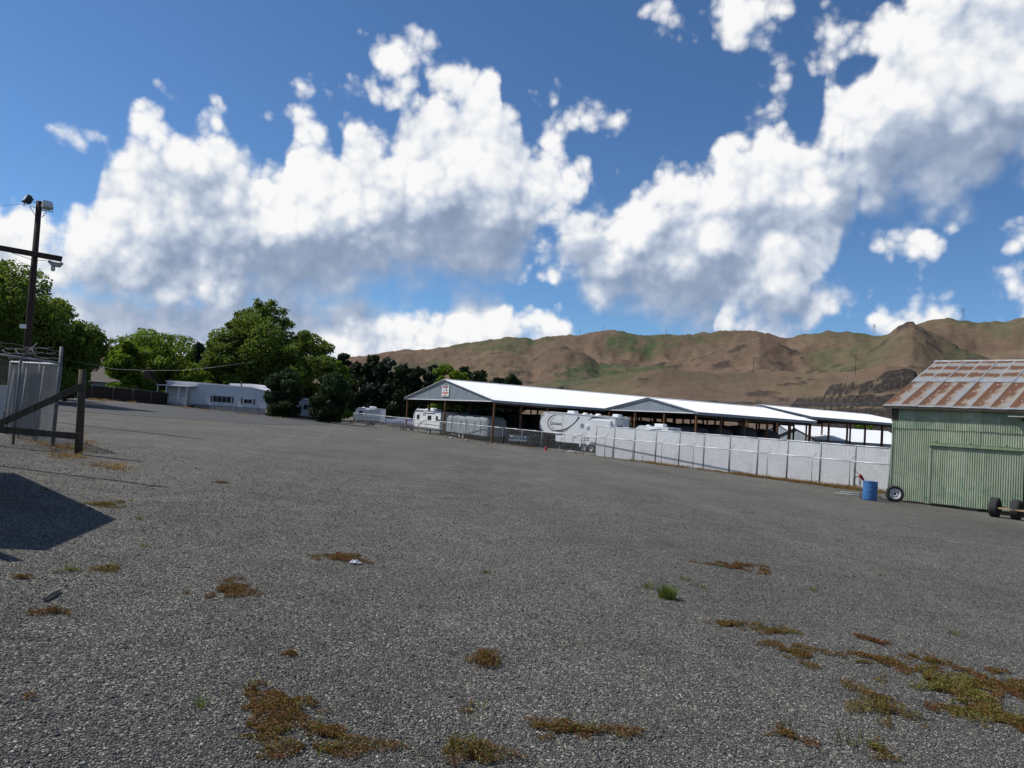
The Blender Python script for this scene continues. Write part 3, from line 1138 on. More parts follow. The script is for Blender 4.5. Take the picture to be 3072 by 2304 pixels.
# ------------------------------------------------------------------ green corrugated iron shed
def build_shed():
    ang = math.radians(-48)
    cx, cy = xy(2672, 35.5, 1490)
    gz = float(zg(cx, cy)) - 0.05
    t = thing('iron_shed', 'green corrugated iron shed with a rusty roof and sliding doors', 'shed', (cx, cy, gz), ang)
    R = rot_z(ang)
    e0 = at(2655, 1209, 35.2)
    EZ = e0.z - gz
    half = 6.7
    rp = at(2812, 1084, 35.5 + 0.669 * half)
    RZ = rp.z - gz
    L = 14.06
    P = 0.0925
    SW = 0.74
    ns = int(L / SW)
    # walls
    seam = 3.62
    lo = corr_sheet(SW + 0.0, seam - 0.12, P, 0.015, GREEN_IRON, 'wall_sheet')
    up = corr_sheet(SW + 0.0, EZ - seam + 0.08, P, 0.015, GREEN_IRON, 'wall_sheet')
    rs = random.Random(3)
    for i in range(ns):
        put('wall_sheet', lo, t, (i * SW, 0.0 + rs.uniform(-0.004, 0.004), 0.12 + rs.uniform(-0.03, 0.03)), (rs.uniform(-0.003, 0.003), rs.uniform(-0.004, 0.004), 0))
        put('wall_sheet', up, t, (i * SW, -0.034 + rs.uniform(-0.003, 0.003), seam - 0.06 + rs.uniform(-0.02, 0.02)), (0, 0, 0))
    # end and back walls, foundation
    mb = MB()
    mb.add([(0.02, 0.0, 0.0), (0.02, 2 * half, 0.0), (0.02, 2 * half, EZ - 0.02), (0.02, half, RZ - 0.06), (0.02, 0.0, EZ - 0.02)], [(0, 1, 2, 3, 4)])
    mb.add([(L, 0.0, 0.0), (L, 2 * half, 0.0), (L, 2 * half, EZ - 0.02), (L, half, RZ - 0.06), (L, 0.0, EZ - 0.02)], [(0, 1, 2, 3, 4)])
    mb.add([(0, 2 * half, 0), (L, 2 * half, 0), (L, 2 * half, EZ), (0, 2 * half, EZ)], [(0, 1, 2, 3)])
    mb.build('end_wall', GREEN_IRON, t)
    mb = MB()
    mb.box((L / 2, 0.10, 0.10), (L, 0.14, 0.34))
    mb.build('sill_beam', OLDWOOD, t)
    mb = MB()
    mb.box((-0.06, 0.05, EZ - 0.42), (0.10, 0.12, 0.84))
    mb.box((0.10, -0.055, EZ - 0.40), (0.22, 0.02, 0.76))
    mb.build('corner_post', OLDWOOD, t)
    mb = MB()
    mb.bar((-0.028, -0.02, 0.1), (-0.028, -0.02, EZ - 0.82), 0.05, 0.05, up=(0, 1, 0))
    mb.build('corner_trim', mat('pale_green_trim', (0.24, 0.32, 0.20), 0.6, 0.2, 3), t)
    # roof: two rows of sheets on each slope
    ov = 0.36
    slope = math.atan2(RZ - EZ, half)
    SL = math.hypot(RZ - EZ, half) + ov / math.cos(slope)
    S1 = SL * 0.50
    RP = 0.74 / 8
    low = corr_sheet(0.80, S1 + 0.12, 0.80 / 9, 0.012, RUST_LOW, 'roof_sheet', 'roof', 3)
    high = corr_sheet(0.80, SL - S1, 0.80 / 9, 0.012, RUST_UP, 'roof_sheet', 'roof', 3)
    ez = EZ - math.tan(slope) * ov
    for i in range(int((L + 0.9) / SW)):
        x = -0.42 + i * SW
        dz = 0.016 * (i % 2)
        put('roof_sheet', low, t, (x, -ov, ez + 0.03 + dz), (slope + rs.uniform(-0.002, 0.002), 0, 0))
        y1 = -ov + S1 * math.cos(slope)
        put('roof_sheet', high, t, (x, y1, ez + S1 * math.sin(slope) + 0.052 + dz), (slope, 0, 0))
        put('roof_sheet', low, t, (x + 0.80, 2 * half + ov, ez + 0.03 + dz), (slope, 0, math.pi))
        put('roof_sheet', high, t, (x + 0.80, 2 * half - y1, ez + S1 * math.sin(slope) + 0.052 + dz), (slope, 0, math.pi))
    mb = MB()
    for s in (-1, 1):
        mb.bar((-0.46, half + s * 0.13, RZ + 0.075 - 0.13 * math.tan(slope)), (L + 0.4, half + s * 0.13, RZ + 0.075 - 0.13 * math.tan(slope)), 0.30, 0.012, up=(0, -s * math.sin(slope) * -1, math.cos(slope)))
    mb.build('ridge_cap', mat('ridge_iron', (0.34, 0.33, 0.32), 0.6, 0.2, 2, dirt=0.7, dirtcol=(0.20, 0.10, 0.05)), t)
    mb = MB()
    for y, z in ((-ov + 0.05, ez - 0.03), (half * 0.5, (EZ + RZ) / 2 - 0.1), (half, RZ - 0.12)):
        mb.bar((-0.36, y, z), (L + 0.3, y, z), 0.05, 0.10)
    mb.build('purlin', OLDWOOD, t)
    # roofing nails with lead caps in the lower row
    nm = MB()
    nm.lathe([(0.0, 0.016), (0.022, 0.010), (0.034, 0.0)], 8)
    nail = nm.build('nail_cap', mat('lead', (0.60, 0.60, 0.58), 0.5, 0.1), t)
    nail.location = (0.10, 0.5, ez + 0.06)
    first = True
    for i in range(12):
        for k in (0.30, 0.62, 0.9):
            d = S1 * k
            loc = (-0.42 + i * SW + 0.28, -ov + d * math.cos(slope), ez + 0.05 + d * math.sin(slope))
            if first:
                nail.location, nail.rotation_euler = loc, (slope, 0, 0)
                first = False
            else:
                put('nail_cap', nail.data, t, loc, (slope, 0, 0))
    # sliding doors on an overhead track
    z1 = 2.86
    leaf = corr_sheet(SW, z1 - 0.22, P, 0.015, GREEN_IRON, 'door_sheet')
    for dx, nsh in ((1.68, 5), (5.47, 5)):
        mb = MB()
        w = nsh * SW
        for z in (0.24, 1.5, z1 - 0.05):
            mb.box((dx + w / 2, -0.075, z), (w, 0.05, 0.11))
        for x in (dx + 0.03, dx + w - 0.03):
            mb.box((x, -0.075, 1.55), (0.06, 0.052, z1 - 0.26))
        d = mb.build('door', OLDWOOD, t)
        for k in range(nsh):
            put('door_sheet', leaf, d, (dx + k * SW, -0.125, 0.18 + rs.uniform(-0.01, 0.01)))
        mb = MB()
        mb.bar((dx + 0.04, -0.152, 0.2), (dx + 0.04, -0.152, z1 - 0.06), 0.07, 0.012, up=(0, 1, 0))
        mb.bar((dx + w - 0.04, -0.152, 0.2), (dx + w - 0.04, -0.152, z1 - 0.06), 0.07, 0.012, up=(0, 1, 0))
        mb.build('edge_trim', GREEN_IRON, d)
    mb = MB()
    mb.box((5.6, -0.20, z1 + 0.03), (8.0, 0.05, 0.14))
    mb.box((5.6, -0.135, z1 + 0.105), (8.0, 0.20, 0.018))
    for x in (1.9, 3.3, 4.7, 6.1, 7.5, 9.0):
        mb.box((x, -0.12, z1 + 0.16), (0.05, 0.22, 0.05))
    mb.build('door_track', mat('track_green', (0.185, 0.26, 0.15), 0.6, 0.25, 3, dirt=0.4), t, bevel=0.006)
    # small board canopy with a lamp under it
    mb = MB()
    mb.box((6.15, -0.30, EZ - 0.40), (2.6, 0.62, 0.035), Matrix.Rotation(0.06, 3, 'X'))
    mb.build('canopy_board', mat('canopy_paint', (0.42, 0.43, 0.38), 0.6, 0.2, 2, dirt=0.3), t)
    mb = MB()
    mb.tube([(5.35, -0.10, EZ - 0.47), (5.35, -0.26, EZ - 0.50)], 0.02)
    mb.lathe([(0.03, 0.0), (0.05, -0.03), (0.11, -0.09), (0.105, -0.09), (0.0, -0.03)], 12, c=(5.35, -0.27, EZ - 0.49))
    mb.build('lamp', BLACK, t)
    return t, R, Vector((cx, cy, gz))


SHED, SHR, SHO = build_shed()


def shed_pt(x, y, z=0.0):
    p = SHO + SHR @ Vector((x, y, 0))
    p.z = float(zg(p.x, p.y)) + z
    return p


# ------------------------------------------------------------------ things lying about the shed
def wheel_mesh(parent, r, w, rim_r, rim_mat, holes=5, tyre_name='tyre', tread=True):
    """wheel about local y; tyre and rim as parts"""
    RX = Matrix.Rotation(math.pi / 2, 3, 'X')
    h = w / 2
    mb = MB()
    mb.lathe([(rim_r, -h * 0.72), (rim_r + (r - rim_r) * 0.45, -h * 1.02), (r * 0.95, -h * 0.88), (r, -h * 0.66), (r * 1.004, -h * 0.3), (r * 1.004, h * 0.3),
              (r, h * 0.66), (r * 0.95, h * 0.88), (rim_r + (r - rim_r) * 0.45, h * 1.02), (rim_r, h * 0.72)], 32, R=RX)
    ty = mb.build(tyre_name, RUBBER, parent)
    mb = MB()
    prof_ = [(rim_r * 1.02, h * 0.78), (rim_r * 0.97, h * 0.80), (rim_r * 0.90, h * 0.45), (rim_r * 0.82, h * 0.10), (rim_r * 0.62, h * 0.22),
             (rim_r * 0.50, h * 0.42), (rim_r * 0.30, h * 0.44), (rim_r * 0.29, h * 0.30), (0.001, h * 0.30)]
    mb.lathe(prof_, 28, R=RX)
    mb.lathe([(rim_r * 1.02, -h * 0.78), (rim_r * 0.95, -h * 0.7), (rim_r * 0.9, 0.0), (0.001, 0.0)], 28, R=RX)
    ri = mb.build('rim', rim_mat, parent)
    mb = MB()
    for k in range(holes):
        a = 2 * math.pi * (k + 0.3) / holes
        c = Vector((math.cos(a), 0, math.sin(a))) * rim_r * 0.72
        vs = []
        for q in range(10):
            b2 = 2 * math.pi * q / 10
            u = Vector((math.cos(a), 0, math.sin(a))) * (rim_r * 0.085 * math.sin(b2)) + Vector((-math.sin(a), 0, math.cos(a))) * (rim_r * 0.13 * math.cos(b2))
            vs.append(c + u + Vector((0, -h * 0.27, 0)))
        mb.add(vs, [tuple(range(10))])
    vs = [Vector((math.cos(2 * math.pi * q / 14) * rim_r * 0.26, -h * 0.31, math.sin(2 * math.pi * q / 14) * rim_r * 0.26)) for q in range(14)]
    mb.add(vs, [tuple(range(14))])
    mb.build('hand_hole_disc', DARK, ri)  # flat dark discs painted in for the shade inside the holes
    return ty, ri


def build_shed_clutter():
    # blue drum
    p = gp(2609, 1501)
    t = thing('plastic_drum', 'blue plastic drum standing on the gravel beside the white fence', 'drum', p)
    h, r = 0.88, 0.315
    blue = mat('blue_plastic', (0.045, 0.15, 0.36), 0.42, 0.10, 3, dirt=0.25, dirtcol=(0.10, 0.13, 0.17))
    mb = MB()
    pr = [(0.0, 0.0), (r * 0.90, 0.0), (r * 0.96, 0.02), (r * 0.965, 0.10)]
    for k in range(1, 24):
        z = 0.10 + (h - 0.16) * k / 24
        rr = r * (0.965 + 0.03 * math.sin(math.pi * k / 24))
        if k in (8, 16):
            rr -= 0.012
        pr.append((rr, z))
    pr += [(r * 0.965, h - 0.055), (r * 0.99, h - 0.045), (r * 1.0, h - 0.02), (r * 0.99, h), (r * 0.93, h), (r * 0.92, h - 0.03), (0.0, h - 0.03)]
    mb.lathe(pr, 40)
    mb.build('barrel', blue, t)
    mb = MB()
    for s in (-1, 1):
        mb.lathe([(0.045, h - 0.03), (0.045, h - 0.005), (0.0, h - 0.005)], 12, c=(s * 0.17, 0.06, 0))
    mb.build('bung', BLACK, t)
    # hand pump behind it
    q = p + Vector((-0.30, 0.30, 0))
    q.z = float(zg(q.x, q.y))
    t2 = thing('hand_pump', 'red hand pump with a looped black hose behind the blue drum', 'pump', q)
    mb = MB()
    mb.tube([(0.02, 0, 0.0), (0.0, 0, 0.55), (-0.02, 0, 0.92)], 0.022, 8)
    mb.build('suction_pipe', GALV_DULL, t2)
    mb = MB()
    mb.tube([(0.12, 0, 0.88), (0.03, 0, 1.00), (-0.06, 0, 1.13)], [0.045, 0.075, 0.06], 10)
    mb.box((-0.03, 0.0, 1.02), (0.10, 0.12, 0.10), Matrix.Rotation(-0.6, 3, 'Y'))
    mb.build('pump_body', RED, t2, bevel=0.006)
    mb = MB()
    mb.tube([(-0.07, 0, 1.12), (-0.20, 0, 1.22), (-0.34, 0.0, 1.36)], 0.012, 6)
    mb.tube([(-0.34, -0.03, 1.37), (-0.34, 0.03, 1.36)], 0.02, 6)
    mb.build('handle', BLACK, t2)
    mb = MB()
    pts = [(-0.05, -0.02, 1.0)]
    for k in range(15):
        a = math.radians(60 + 300 * k / 14)
        pts.append((-0.20 + 0.16 * math.cos(a), -0.04 + 0.01 * k / 14, 0.83 + 0.21 * math.sin(a)))
    pts += [(-0.06, -0.03, 0.70), (-0.09, -0.05, 0.93)]
    mb.tube(pts, 0.017, 7)
    mb.build('hose', BLACK, t2)
    # pipes
    for k, (a, b) in enumerate((((2503, 1481), (2648, 1497)), ((2520, 1479), (2644, 1491)), ((2600, 1497), (2668, 1503)))):
        A, B = gp(*a), gp(*b)
        mb = MB()
        d = B - A
        mb.tube([Vector((0, 0, 0.035 + 0.03 * k)), d + Vector((0, 0, 0.035))], 0.028, 10)
        o = mb.build('steel_pipe', GALV_DULL, None)
        o.location = A
        tag(o, ('long grey steel pipe lying on gravel behind the blue drum', 'second thinner steel pipe resting beside the long pipe', 'short steel pipe stub between the drum and the truck wheel')[k], 'pipe', 'steel pipes on the gravel')
    # truck wheel leaning on the corner of the shed
    p = gp(2683, 1506)
    t = thing('truck_wheel', 'white steel truck wheel with tyre leaning against the shed corner', 'wheel', (p.x, p.y, p.z + 0.375), rot=(math.radians(-13), 0, math.radians(-14)))
    wheel_mesh(t, 0.39, 0.24, 0.235, mat('white_rim', (0.60, 0.60, 0.60), 0.5, 0.12, 8, dirt=0.5, dirtcol=(0.22, 0.19, 0.16)))
    # axle with two old tyres and a plank
    p = gp(2984, 1551)
    t = thing('trailer_axle', 'old trailer axle with two bald black tyres and timber tongue', 'axle', p, math.radians(-137))
    mb = MB()
    mb.tube([(0, -0.05, 0.40), (0, 0.82, 0.40)], 0.045, 10)
    mb.build('axle_beam', OLDWOOD, t)
    for y in (0.0, 0.74):
        e = bpy.data.objects.new('wheel', None)
        COL.objects.link(e)
        e.parent = t
        e.location = (0, y, 0.40)
        wheel_mesh(e, 0.40, 0.34, 0.20, mat('rusty_rim', (0.07, 0.05, 0.04), 0.8, 0.3, 9))
    mb = MB()
    mb.box((0.30, 1.75, 0.40), (0.20, 3.1, 0.06))
    mb.build('plank', PLANK, t, bevel=0.008)
    mb = MB()
    mb.box((0.02, 2.2, 0.43), (0.18, 2.4, 0.05))
    mb.build('plank', PLANK, t, bevel=0.008)
    mb = MB()
    mb.box((0.22, 1.7, 0.24), (0.10, 2.9, 0.12))
    mb.tube([(0.22, 2.9, 0.0), (0.22, 2.9, 0.2)], 0.04)
    mb.build('tongue', mat('rusty_iron', (0.05, 0.035, 0.028), 0.8, 0.3, 6), t)
    # concrete block, timbers and board along the wall
    p = gp(2903, 1521)
    t = thing('concrete_block', 'dark grey hollow concrete block on the ground by the shed door', 'block', p, math.radians(-46))
    mb = MB()
    for x in (-0.18, 0.0, 0.18):
        mb.box((x, 0, 0.125), (0.035, 0.19, 0.25))
    for y in (-0.08, 0.08):
        mb.box((0, y, 0.125), (0.393, 0.032, 0.247))
    mb.build('block_body', mat('dark_concrete', (0.075, 0.075, 0.078), 0.95, 0.2, 20, bump=0.4), t)
    for nm, a, b, w, hh, ma, lb in (
            ('timber_sleeper', (2764, 1509), (2950, 1530), 0.20, 0.16, OLDWOOD, 'dark weathered timber sleeper lying along the foot of the shed'),
            ('round_pole', (2796, 1515), (2960, 1537), 0.06, 0.06, mat('bleached_wood', (0.36, 0.33, 0.28), 0.8, 0.15, 5), 'pale bleached pole lying in front of the timber sleeper'),
            ('timber_board', (2690, 1498), (2770, 1506), 0.22, 0.05, OLDWOOD, 'short dark board between truck wheel and timber sleeper')):
        A, B = gp(*a), gp(*b)
        mb = MB()
        d = B - A
        if nm == 'round_pole':
            mb.tube([(0, 0, 0.05), d * 0.5 + Vector((0, 0, 0.06)), d + Vector((0, 0, 0.05))], 0.033, 8)
        else:
            mb.bar((0, 0, hh / 2 - 0.01), d + Vector((0, 0, hh / 2 - 0.01)), w, hh)
        o = mb.build(nm, ma, None, bevel=0.0 if nm == 'round_pole' else 0.012)
        o.location = A
        tag(o, lb, 'pole' if nm == 'round_pole' else 'timber')


build_shed_clutter()


# ------------------------------------------------------------------ fences on the right
def fence_x(P, D, px):
    """where the vertical plane through P along D is seen in photograph column px"""
    lo, hi = -60.0, 60.0
    for _ in range(50):
        m = (lo + hi) / 2
        q = P + D * m
        v = CAMR.transposed() @ (Vector((q.x, q.y, EYE.z - 2.0)) - EYE)
        u = PW / 2 + FPX * v.x / -v.z
        if u < px:
            lo = m
        else:
            hi = m
    q = P + D * lo
    return Vector((q.x, q.y, float(zg(q.x, q.y))))


def build_slat_fence():
    A = Vector((*xy(1787, 62.0, 1363), 0))
    B = Vector((*xy(2668, 42.2, 1470), 0))
    D = (B - A).normalized()
    zt0, zt1 = at(1787, 1277, 62.0).z, at(2662, 1344, 42.2).z
    pxs = [1787, 1842, 1903, 1967, 2037, 2111, 2188, 2272, 2361, 2460, 2564, 2668]
    P = [fence_x(A, D, x) for x in pxs]
    t = thing('slat_fence', 'tall chain-link fence with white privacy slats around storage yard', 'fence', (P[0].x, P[0].y, 0))
    o = Vector((P[0].x, P[0].y, 0))
    Lt = (P[-1] - P[0]).length
    ztop = [zt0 + (zt1 - zt0) * ((p - P[0]).length / Lt) for p in P]
    SL = mat('white_slat', (0.80, 0.81, 0.84), 0.5, 0.06, 2.0, dirt=0.15, dirtcol=(0.42, 0.40, 0.37))
    nrm = D.cross(Vector((0, 0, 1))).normalized()
    for p, z in zip(P, ztop):
        mb = MB()
        q = p - o
        mb.tube([(q.x, q.y, p.z - 0.1), (q.x, q.y, z)], 0.055, 10)
        mb.build('post', GALV_DULL, t)
    mb = MB()
    for i in range(len(P) - 1):
        a, b = P[i] - o, P[i + 1] - o
        mb.tube([(a.x, a.y, ztop[i]), (b.x, b.y, ztop[i + 1])], 0.038, 8)
    mb.build('top_rail', GALV, t)
    for i in range(len(P) - 1):
        a, b = P[i] - o, P[i + 1] - o
        L = (b - a).length
        n = max(6, int(L / 0.088))
        mb = MB()
        R = rot_z(math.atan2(D.y, D.x))
        for k in range(n):
            f = (k + 0.5) / n
            c = a.lerp(b, f)
            zb = P[i].z + (P[i + 1].z - P[i].z) * f + 0.04
            zt = ztop[i] + (ztop[i + 1] - ztop[i]) * f - 0.05
            mb.box((c.x, c.y, (zb + zt) / 2), (0.072, 0.012, zt - zb), R)
        mb.build('slat_panel', SL, t, kind='stuff')
        mb = MB()
        zb = min(P[i].z, P[i + 1].z) + 0.04
        w0 = Vector((a.x, a.y, 0)) + nrm * 0.02
        w1 = Vector((b.x, b.y, 0)) + nrm * 0.02
        wires(mb, w0, w1, zb, min(ztop[i], ztop[i + 1]) - 0.03, 0.15, 0.0035)
        mb.build('mesh', WIRE, t, kind='stuff', recalc=False)
    return A, D


SLAT_A, SLAT_D = build_slat_fence()


def build_chain_fence():
    A = Vector((*xy(1508, 73.0, 1333), 0))
    B = Vector((*xy(2668, 40.9, 1478), 0))
    D = (B - A).normalized()
    pxs = [1060, 1100, 1145, 1180, 1240, 1278, 1318, 1362, 1406, 1458, 1508, 1565, 1625, 1692, 1744, 1752, 1815, 1898, 1985, 2080, 2190, 2302, 2436, 2549, 2667]
    P = [fence_x(A, D, x) for x in pxs]
    o = Vector((P[0].x, P[0].y, 0))
    t = thing('chain_link_fence', 'low galvanised chain-link fence with angled barbed-wire arms along the lot', 'fence', o)
    H = 1.62
    nrm = D.cross(Vector((0, 0, 1))).normalized()          # towards the lot
    arm = (-nrm * 0.10 + D * 0.24 + Vector((0, 0, 0.36)))
    for i, p in enumerate(P):
        q = p - o
        mb = MB()
        r = 0.038 if i in (0, 14, 15, len(P) - 1) else 0.026
        mb.tube([(q.x, q.y, p.z - 0.1), (q.x, q.y, p.z + H)], r, 8)
        if pxs[i] >= 1690:
            mb.tube([(q.x, q.y, p.z + H - 0.02), (q.x + arm.x, q.y + arm.y, p.z + H + arm.z)], 0.016, 6)
        mb.build('post', GALV_DULL, t)
    mb = MB()
    for i in range(len(P) - 1):
        if pxs[i] == 1744:
            continue
        a, b = P[i] - o, P[i + 1] - o
        mb.tube([(a.x, a.y, P[i].z + H), (b.x, b.y, P[i + 1].z + H)], 0.037, 7)
    mb.build('top_rail', GALV, t)
    for i in range(len(P) - 1):
        a, b = P[i] - o, P[i + 1] - o
        mb = MB()
        z = (P[i].z + P[i + 1].z) / 2
        wires(mb, Vector((a.x, a.y, 0)), Vector((b.x, b.y, 0)), z + 0.02, z + H, 0.16 if pxs[i] < 1700 else 0.11, 0.0026)
        mb.build('mesh', WIRE, t, kind='stuff', recalc=False)
    return A, D, P


CH_A, CH_D, CH_P = build_chain_fence()


# ------------------------------------------------------------------ open-sided storage barns
def build_barn(px, py, Y, W, L, apex, nb, nf, label, mid_row=False, ang=math.radians(28.4), fascia=0.24):
    c = at(px, py, Y)
    gz = -1.4
    t = thing('storage_barn', label, 'barn', (c.x, c.y, gz), ang, 'open-sided storage barns')
    EZ = c.z - gz
    ap = at(apex[0], apex[1], Y + math.cos(ang) * W / 2)
    RZ = ap.z - gz
    sl = math.atan2(RZ - EZ, W / 2)
    ov = 0.35
    # roof slopes with standing ribs
    for side in (0, 1):
        mb = MB()
        n = int((L + 2 * ov) / 0.30)
        y0, z0 = -ov, EZ - ov * math.tan(sl)
        y1, z1 = W / 2, RZ
        if side:
            y0, y1 = W + ov, W / 2
        up = Vector((0, (math.sin(sl) if side else -math.sin(sl)), math.cos(sl)))
        vs = []
        for e in (-0.03, 0.0):
            for x in (-ov, L + ov):
                for yy, zz in ((y0, z0), (y1, z1)):
                    vs.append(Vector((x, yy, zz)) + up * e)
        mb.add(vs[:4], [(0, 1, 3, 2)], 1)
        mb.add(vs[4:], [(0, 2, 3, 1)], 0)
        for k in range(n + 1):
            x = -ov + (L + 2 * ov) * k / n
            mb.bar(Vector((x, y0, z0)) + up * 0.014, Vector((x, y1, z1)) + up * 0.014, 0.04, 0.032, up=up)
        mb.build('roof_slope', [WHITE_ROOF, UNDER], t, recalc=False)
    mb = MB()
    for s in (-1, 1):
        mb.bar((-ov - 0.03, W / 2 + s * 0.13, RZ + 0.05 - 0.13 * math.tan(sl)), (L + ov, W / 2 + s * 0.13, RZ + 0.05 - 0.13 * math.tan(sl)), 0.28, 0.012, up=(0, s * math.sin(sl), math.cos(sl)))
    mb.build('ridge_cap', TRIM, t)
    # gables of ribbed siding with white rake trim
    for gx, sg in ((-0.12, -1), (L + 0.12, 1)):
        mb = MB()
        poly = [(-ov + 0.05, EZ - ov * math.tan(sl) - 0.10), (W + ov - 0.05, EZ - ov * math.tan(sl) - 0.10), (W / 2, RZ - 0.05)]
        mb.prism(poly, gx - 0.012, gx + 0.012, 'yz')
        n = int(W / 0.30)
        for k in range(1, n):
            y = W * k / n
            ztop = RZ - 0.06 - abs(y - W / 2) * math.tan(sl)
            zb = poly[0][1] + 0.01
            if ztop - zb > 0.1:
                mb.box((gx + sg * 0.024, y, (zb + ztop) / 2), (0.028, 0.06, ztop - zb))
        mb.build('gable', SLATE, t)
        mb = MB()
        for s in (-1, 1):
            ye, ze = (W / 2 + s * (W / 2 + ov), EZ - ov * math.tan(sl))
            mb.bar((gx + sg * 0.07, ye, ze - 0.05), (gx + sg * 0.07, W / 2 + s * 0.01, RZ - 0.05), 0.05, 0.17)
        mb.bar((gx + sg * 0.05, -ov + 0.1, poly[0][1] - 0.02), (gx + sg * 0.05, W + ov - 0.1, poly[0][1] - 0.02), 0.05, 0.07)
        mb.build('rake_trim', TRIM, t)
    # eave fascia
    for y in (-ov - 0.02, W + ov + 0.02):
        mb = MB()
        mb.bar((-ov, y, EZ - ov * math.tan(sl) - fascia / 2 - 0.02), (L + ov, y, EZ - ov * math.tan(sl) - fascia / 2 - 0.02), 0.03, fascia)
        mb.build('fascia', mat('grey_fascia', (0.22, 0.25, 0.28), 0.5, 0.1, 1), t)
    # posts, header beams and trusses
    pm = MB()
    hh = EZ - 0.05
    pm.box((0, 0, hh / 2 - 0.2), (0.17, 0.17, hh + 0.4))
    post = pm.build('post', POSTWOOD, t, bevel=0.01)
    rows = [0.12, W - 0.12]
    if mid_row:
        rows.append(W / 2)
    spots = [(L * k / nb, y) for y in rows for k in range(nb + 1)]
    spots += [(0.0, W * k / nf) for k in range(1, nf) if not (mid_row and abs(W * k / nf - W / 2) < 0.1)]
    spots += [(L, W * k / nf) for k in range(1, nf) if not (mid_row and abs(W * k / nf - W / 2) < 0.1)]
    for i, (x, y) in enumerate(spots):
        if i == 0:
            post.location = (x, y, 0)
        else:
            put('post', post.data, t, (x, y, 0))
    for y in rows[:2]:
        mb = MB()
        mb.bar((0, y + 0.125, EZ - 0.35), (L, y + 0.125, EZ - 0.35), 0.05, 0.30)
        mb.build('header_beam', OLDWOOD, t)
    for k in range(nb + 1):
        x = L * k / nb + 0.14
        mb = MB()
        mb.bar((x, 0.2, EZ - 0.22), (x, W - 0.2, EZ - 0.22), 0.05, 0.20)
        for s in (-1, 1):
            mb.bar((x, W / 2 + s * (W / 2 - 0.3), EZ - 0.08), (x, W / 2, RZ - 0.22), 0.05, 0.16)
        mb.bar((x, W / 2, EZ - 0.2), (x, W / 2, RZ - 0.25), 0.05, 0.12, up=(0, 1, 0))
        for s in (-1, 1):
            mb.bar((x, W / 2 + s * W / 4, EZ - 0.2), (x, W / 2 + s * W / 4, (EZ + RZ) / 2 - 0.15), 0.05, 0.10, up=(0, 1, 0))
        mb.build('truss', OLDWOOD, t)
    return t, EZ, RZ, c, ang


B1 = build_barn(1486, 1199, 73.0, 24.8, 43.0, (1329, 1138), 14, 2, 'longest white-roofed storage barn with the sign on its gable', True)
B2 = build_barn(2093, 1234, 66.0, 13.4, 15.0, (1953, 1193), 5, 3, 'small white-roofed storage barn behind the slat fence beside the long barn')
B3 = build_barn(2433, 1248, 79.0, 13.4, 18.5, (2289, 1215), 6, 3, 'far white-roofed storage barn whose roof ends behind the green shed')


def build_closed_units():
    """closed storage building with a low white roof seen between the posts"""
    for (px, py, Y, W, L, RZ, lb) in ((2452, 1306, 97.0, 9.0, 16.5, 3.9, 'closed grey storage building with white roof seen beneath far barn roof'),
                                      (2390, 1296, 112.0, 9.0, 20.0, 4.5, 'second closed storage building standing behind the first grey one')):
        c = at(px, py, Y)
        gz = -1.4
        t = thing('storage_building', lb, 'building', (c.x, c.y, gz), math.radians(14), 'closed storage buildings')
        EZ = 2.55 if RZ < 4 else 2.9
        grey = mat('grey_wall_steel', (0.26, 0.29, 0.33), 0.5, 0.08, 0.7)
        mb = MB()
        mb.box((L / 2, W / 2, EZ / 2), (L, W, EZ))
        for x in (0.0, L):
            mb.add([(x, 0, EZ), (x, W, EZ), (x, W / 2, RZ - 0.05)], [(0, 1, 2)])
        mb.build('wall', grey, t)
        for s in (0, 1):
            mb = MB()
            y0 = -0.25 if not s else W + 0.25
            sl = (RZ - EZ) / (W / 2)
            n = int(L / 0.4)
            z0 = EZ - 0.25 * sl + 0.03
            mb.add([(-0.3, y0, z0), (L + 0.3, y0, z0), (L + 0.3, W / 2, RZ), (-0.3, W / 2, RZ)], [(0, 1, 2, 3)])
            for k in range(n + 1):
                x = -0.3 + (L + 0.6) * k / n
                mb.bar((x, y0, z0 + 0.015), (x, W / 2, RZ + 0.015), 0.04, 0.03)
            mb.build('roof_slope', WHITE_ROOF, t)
        for k in range(5):
            mb = MB()
            x = L * (k + 0.5) / 5
            mb.box((x, -0.02, 1.1), (2.2, 0.04, 2.2))
            for j in range(8):
                mb.box((x, -0.05, 0.15 + j * 0.27), (2.18, 0.02, 0.03))
            mb.build('door', mat('roller_door', (0.40, 0.42, 0.45), 0.5, 0.05, 1), t)


build_closed_units()


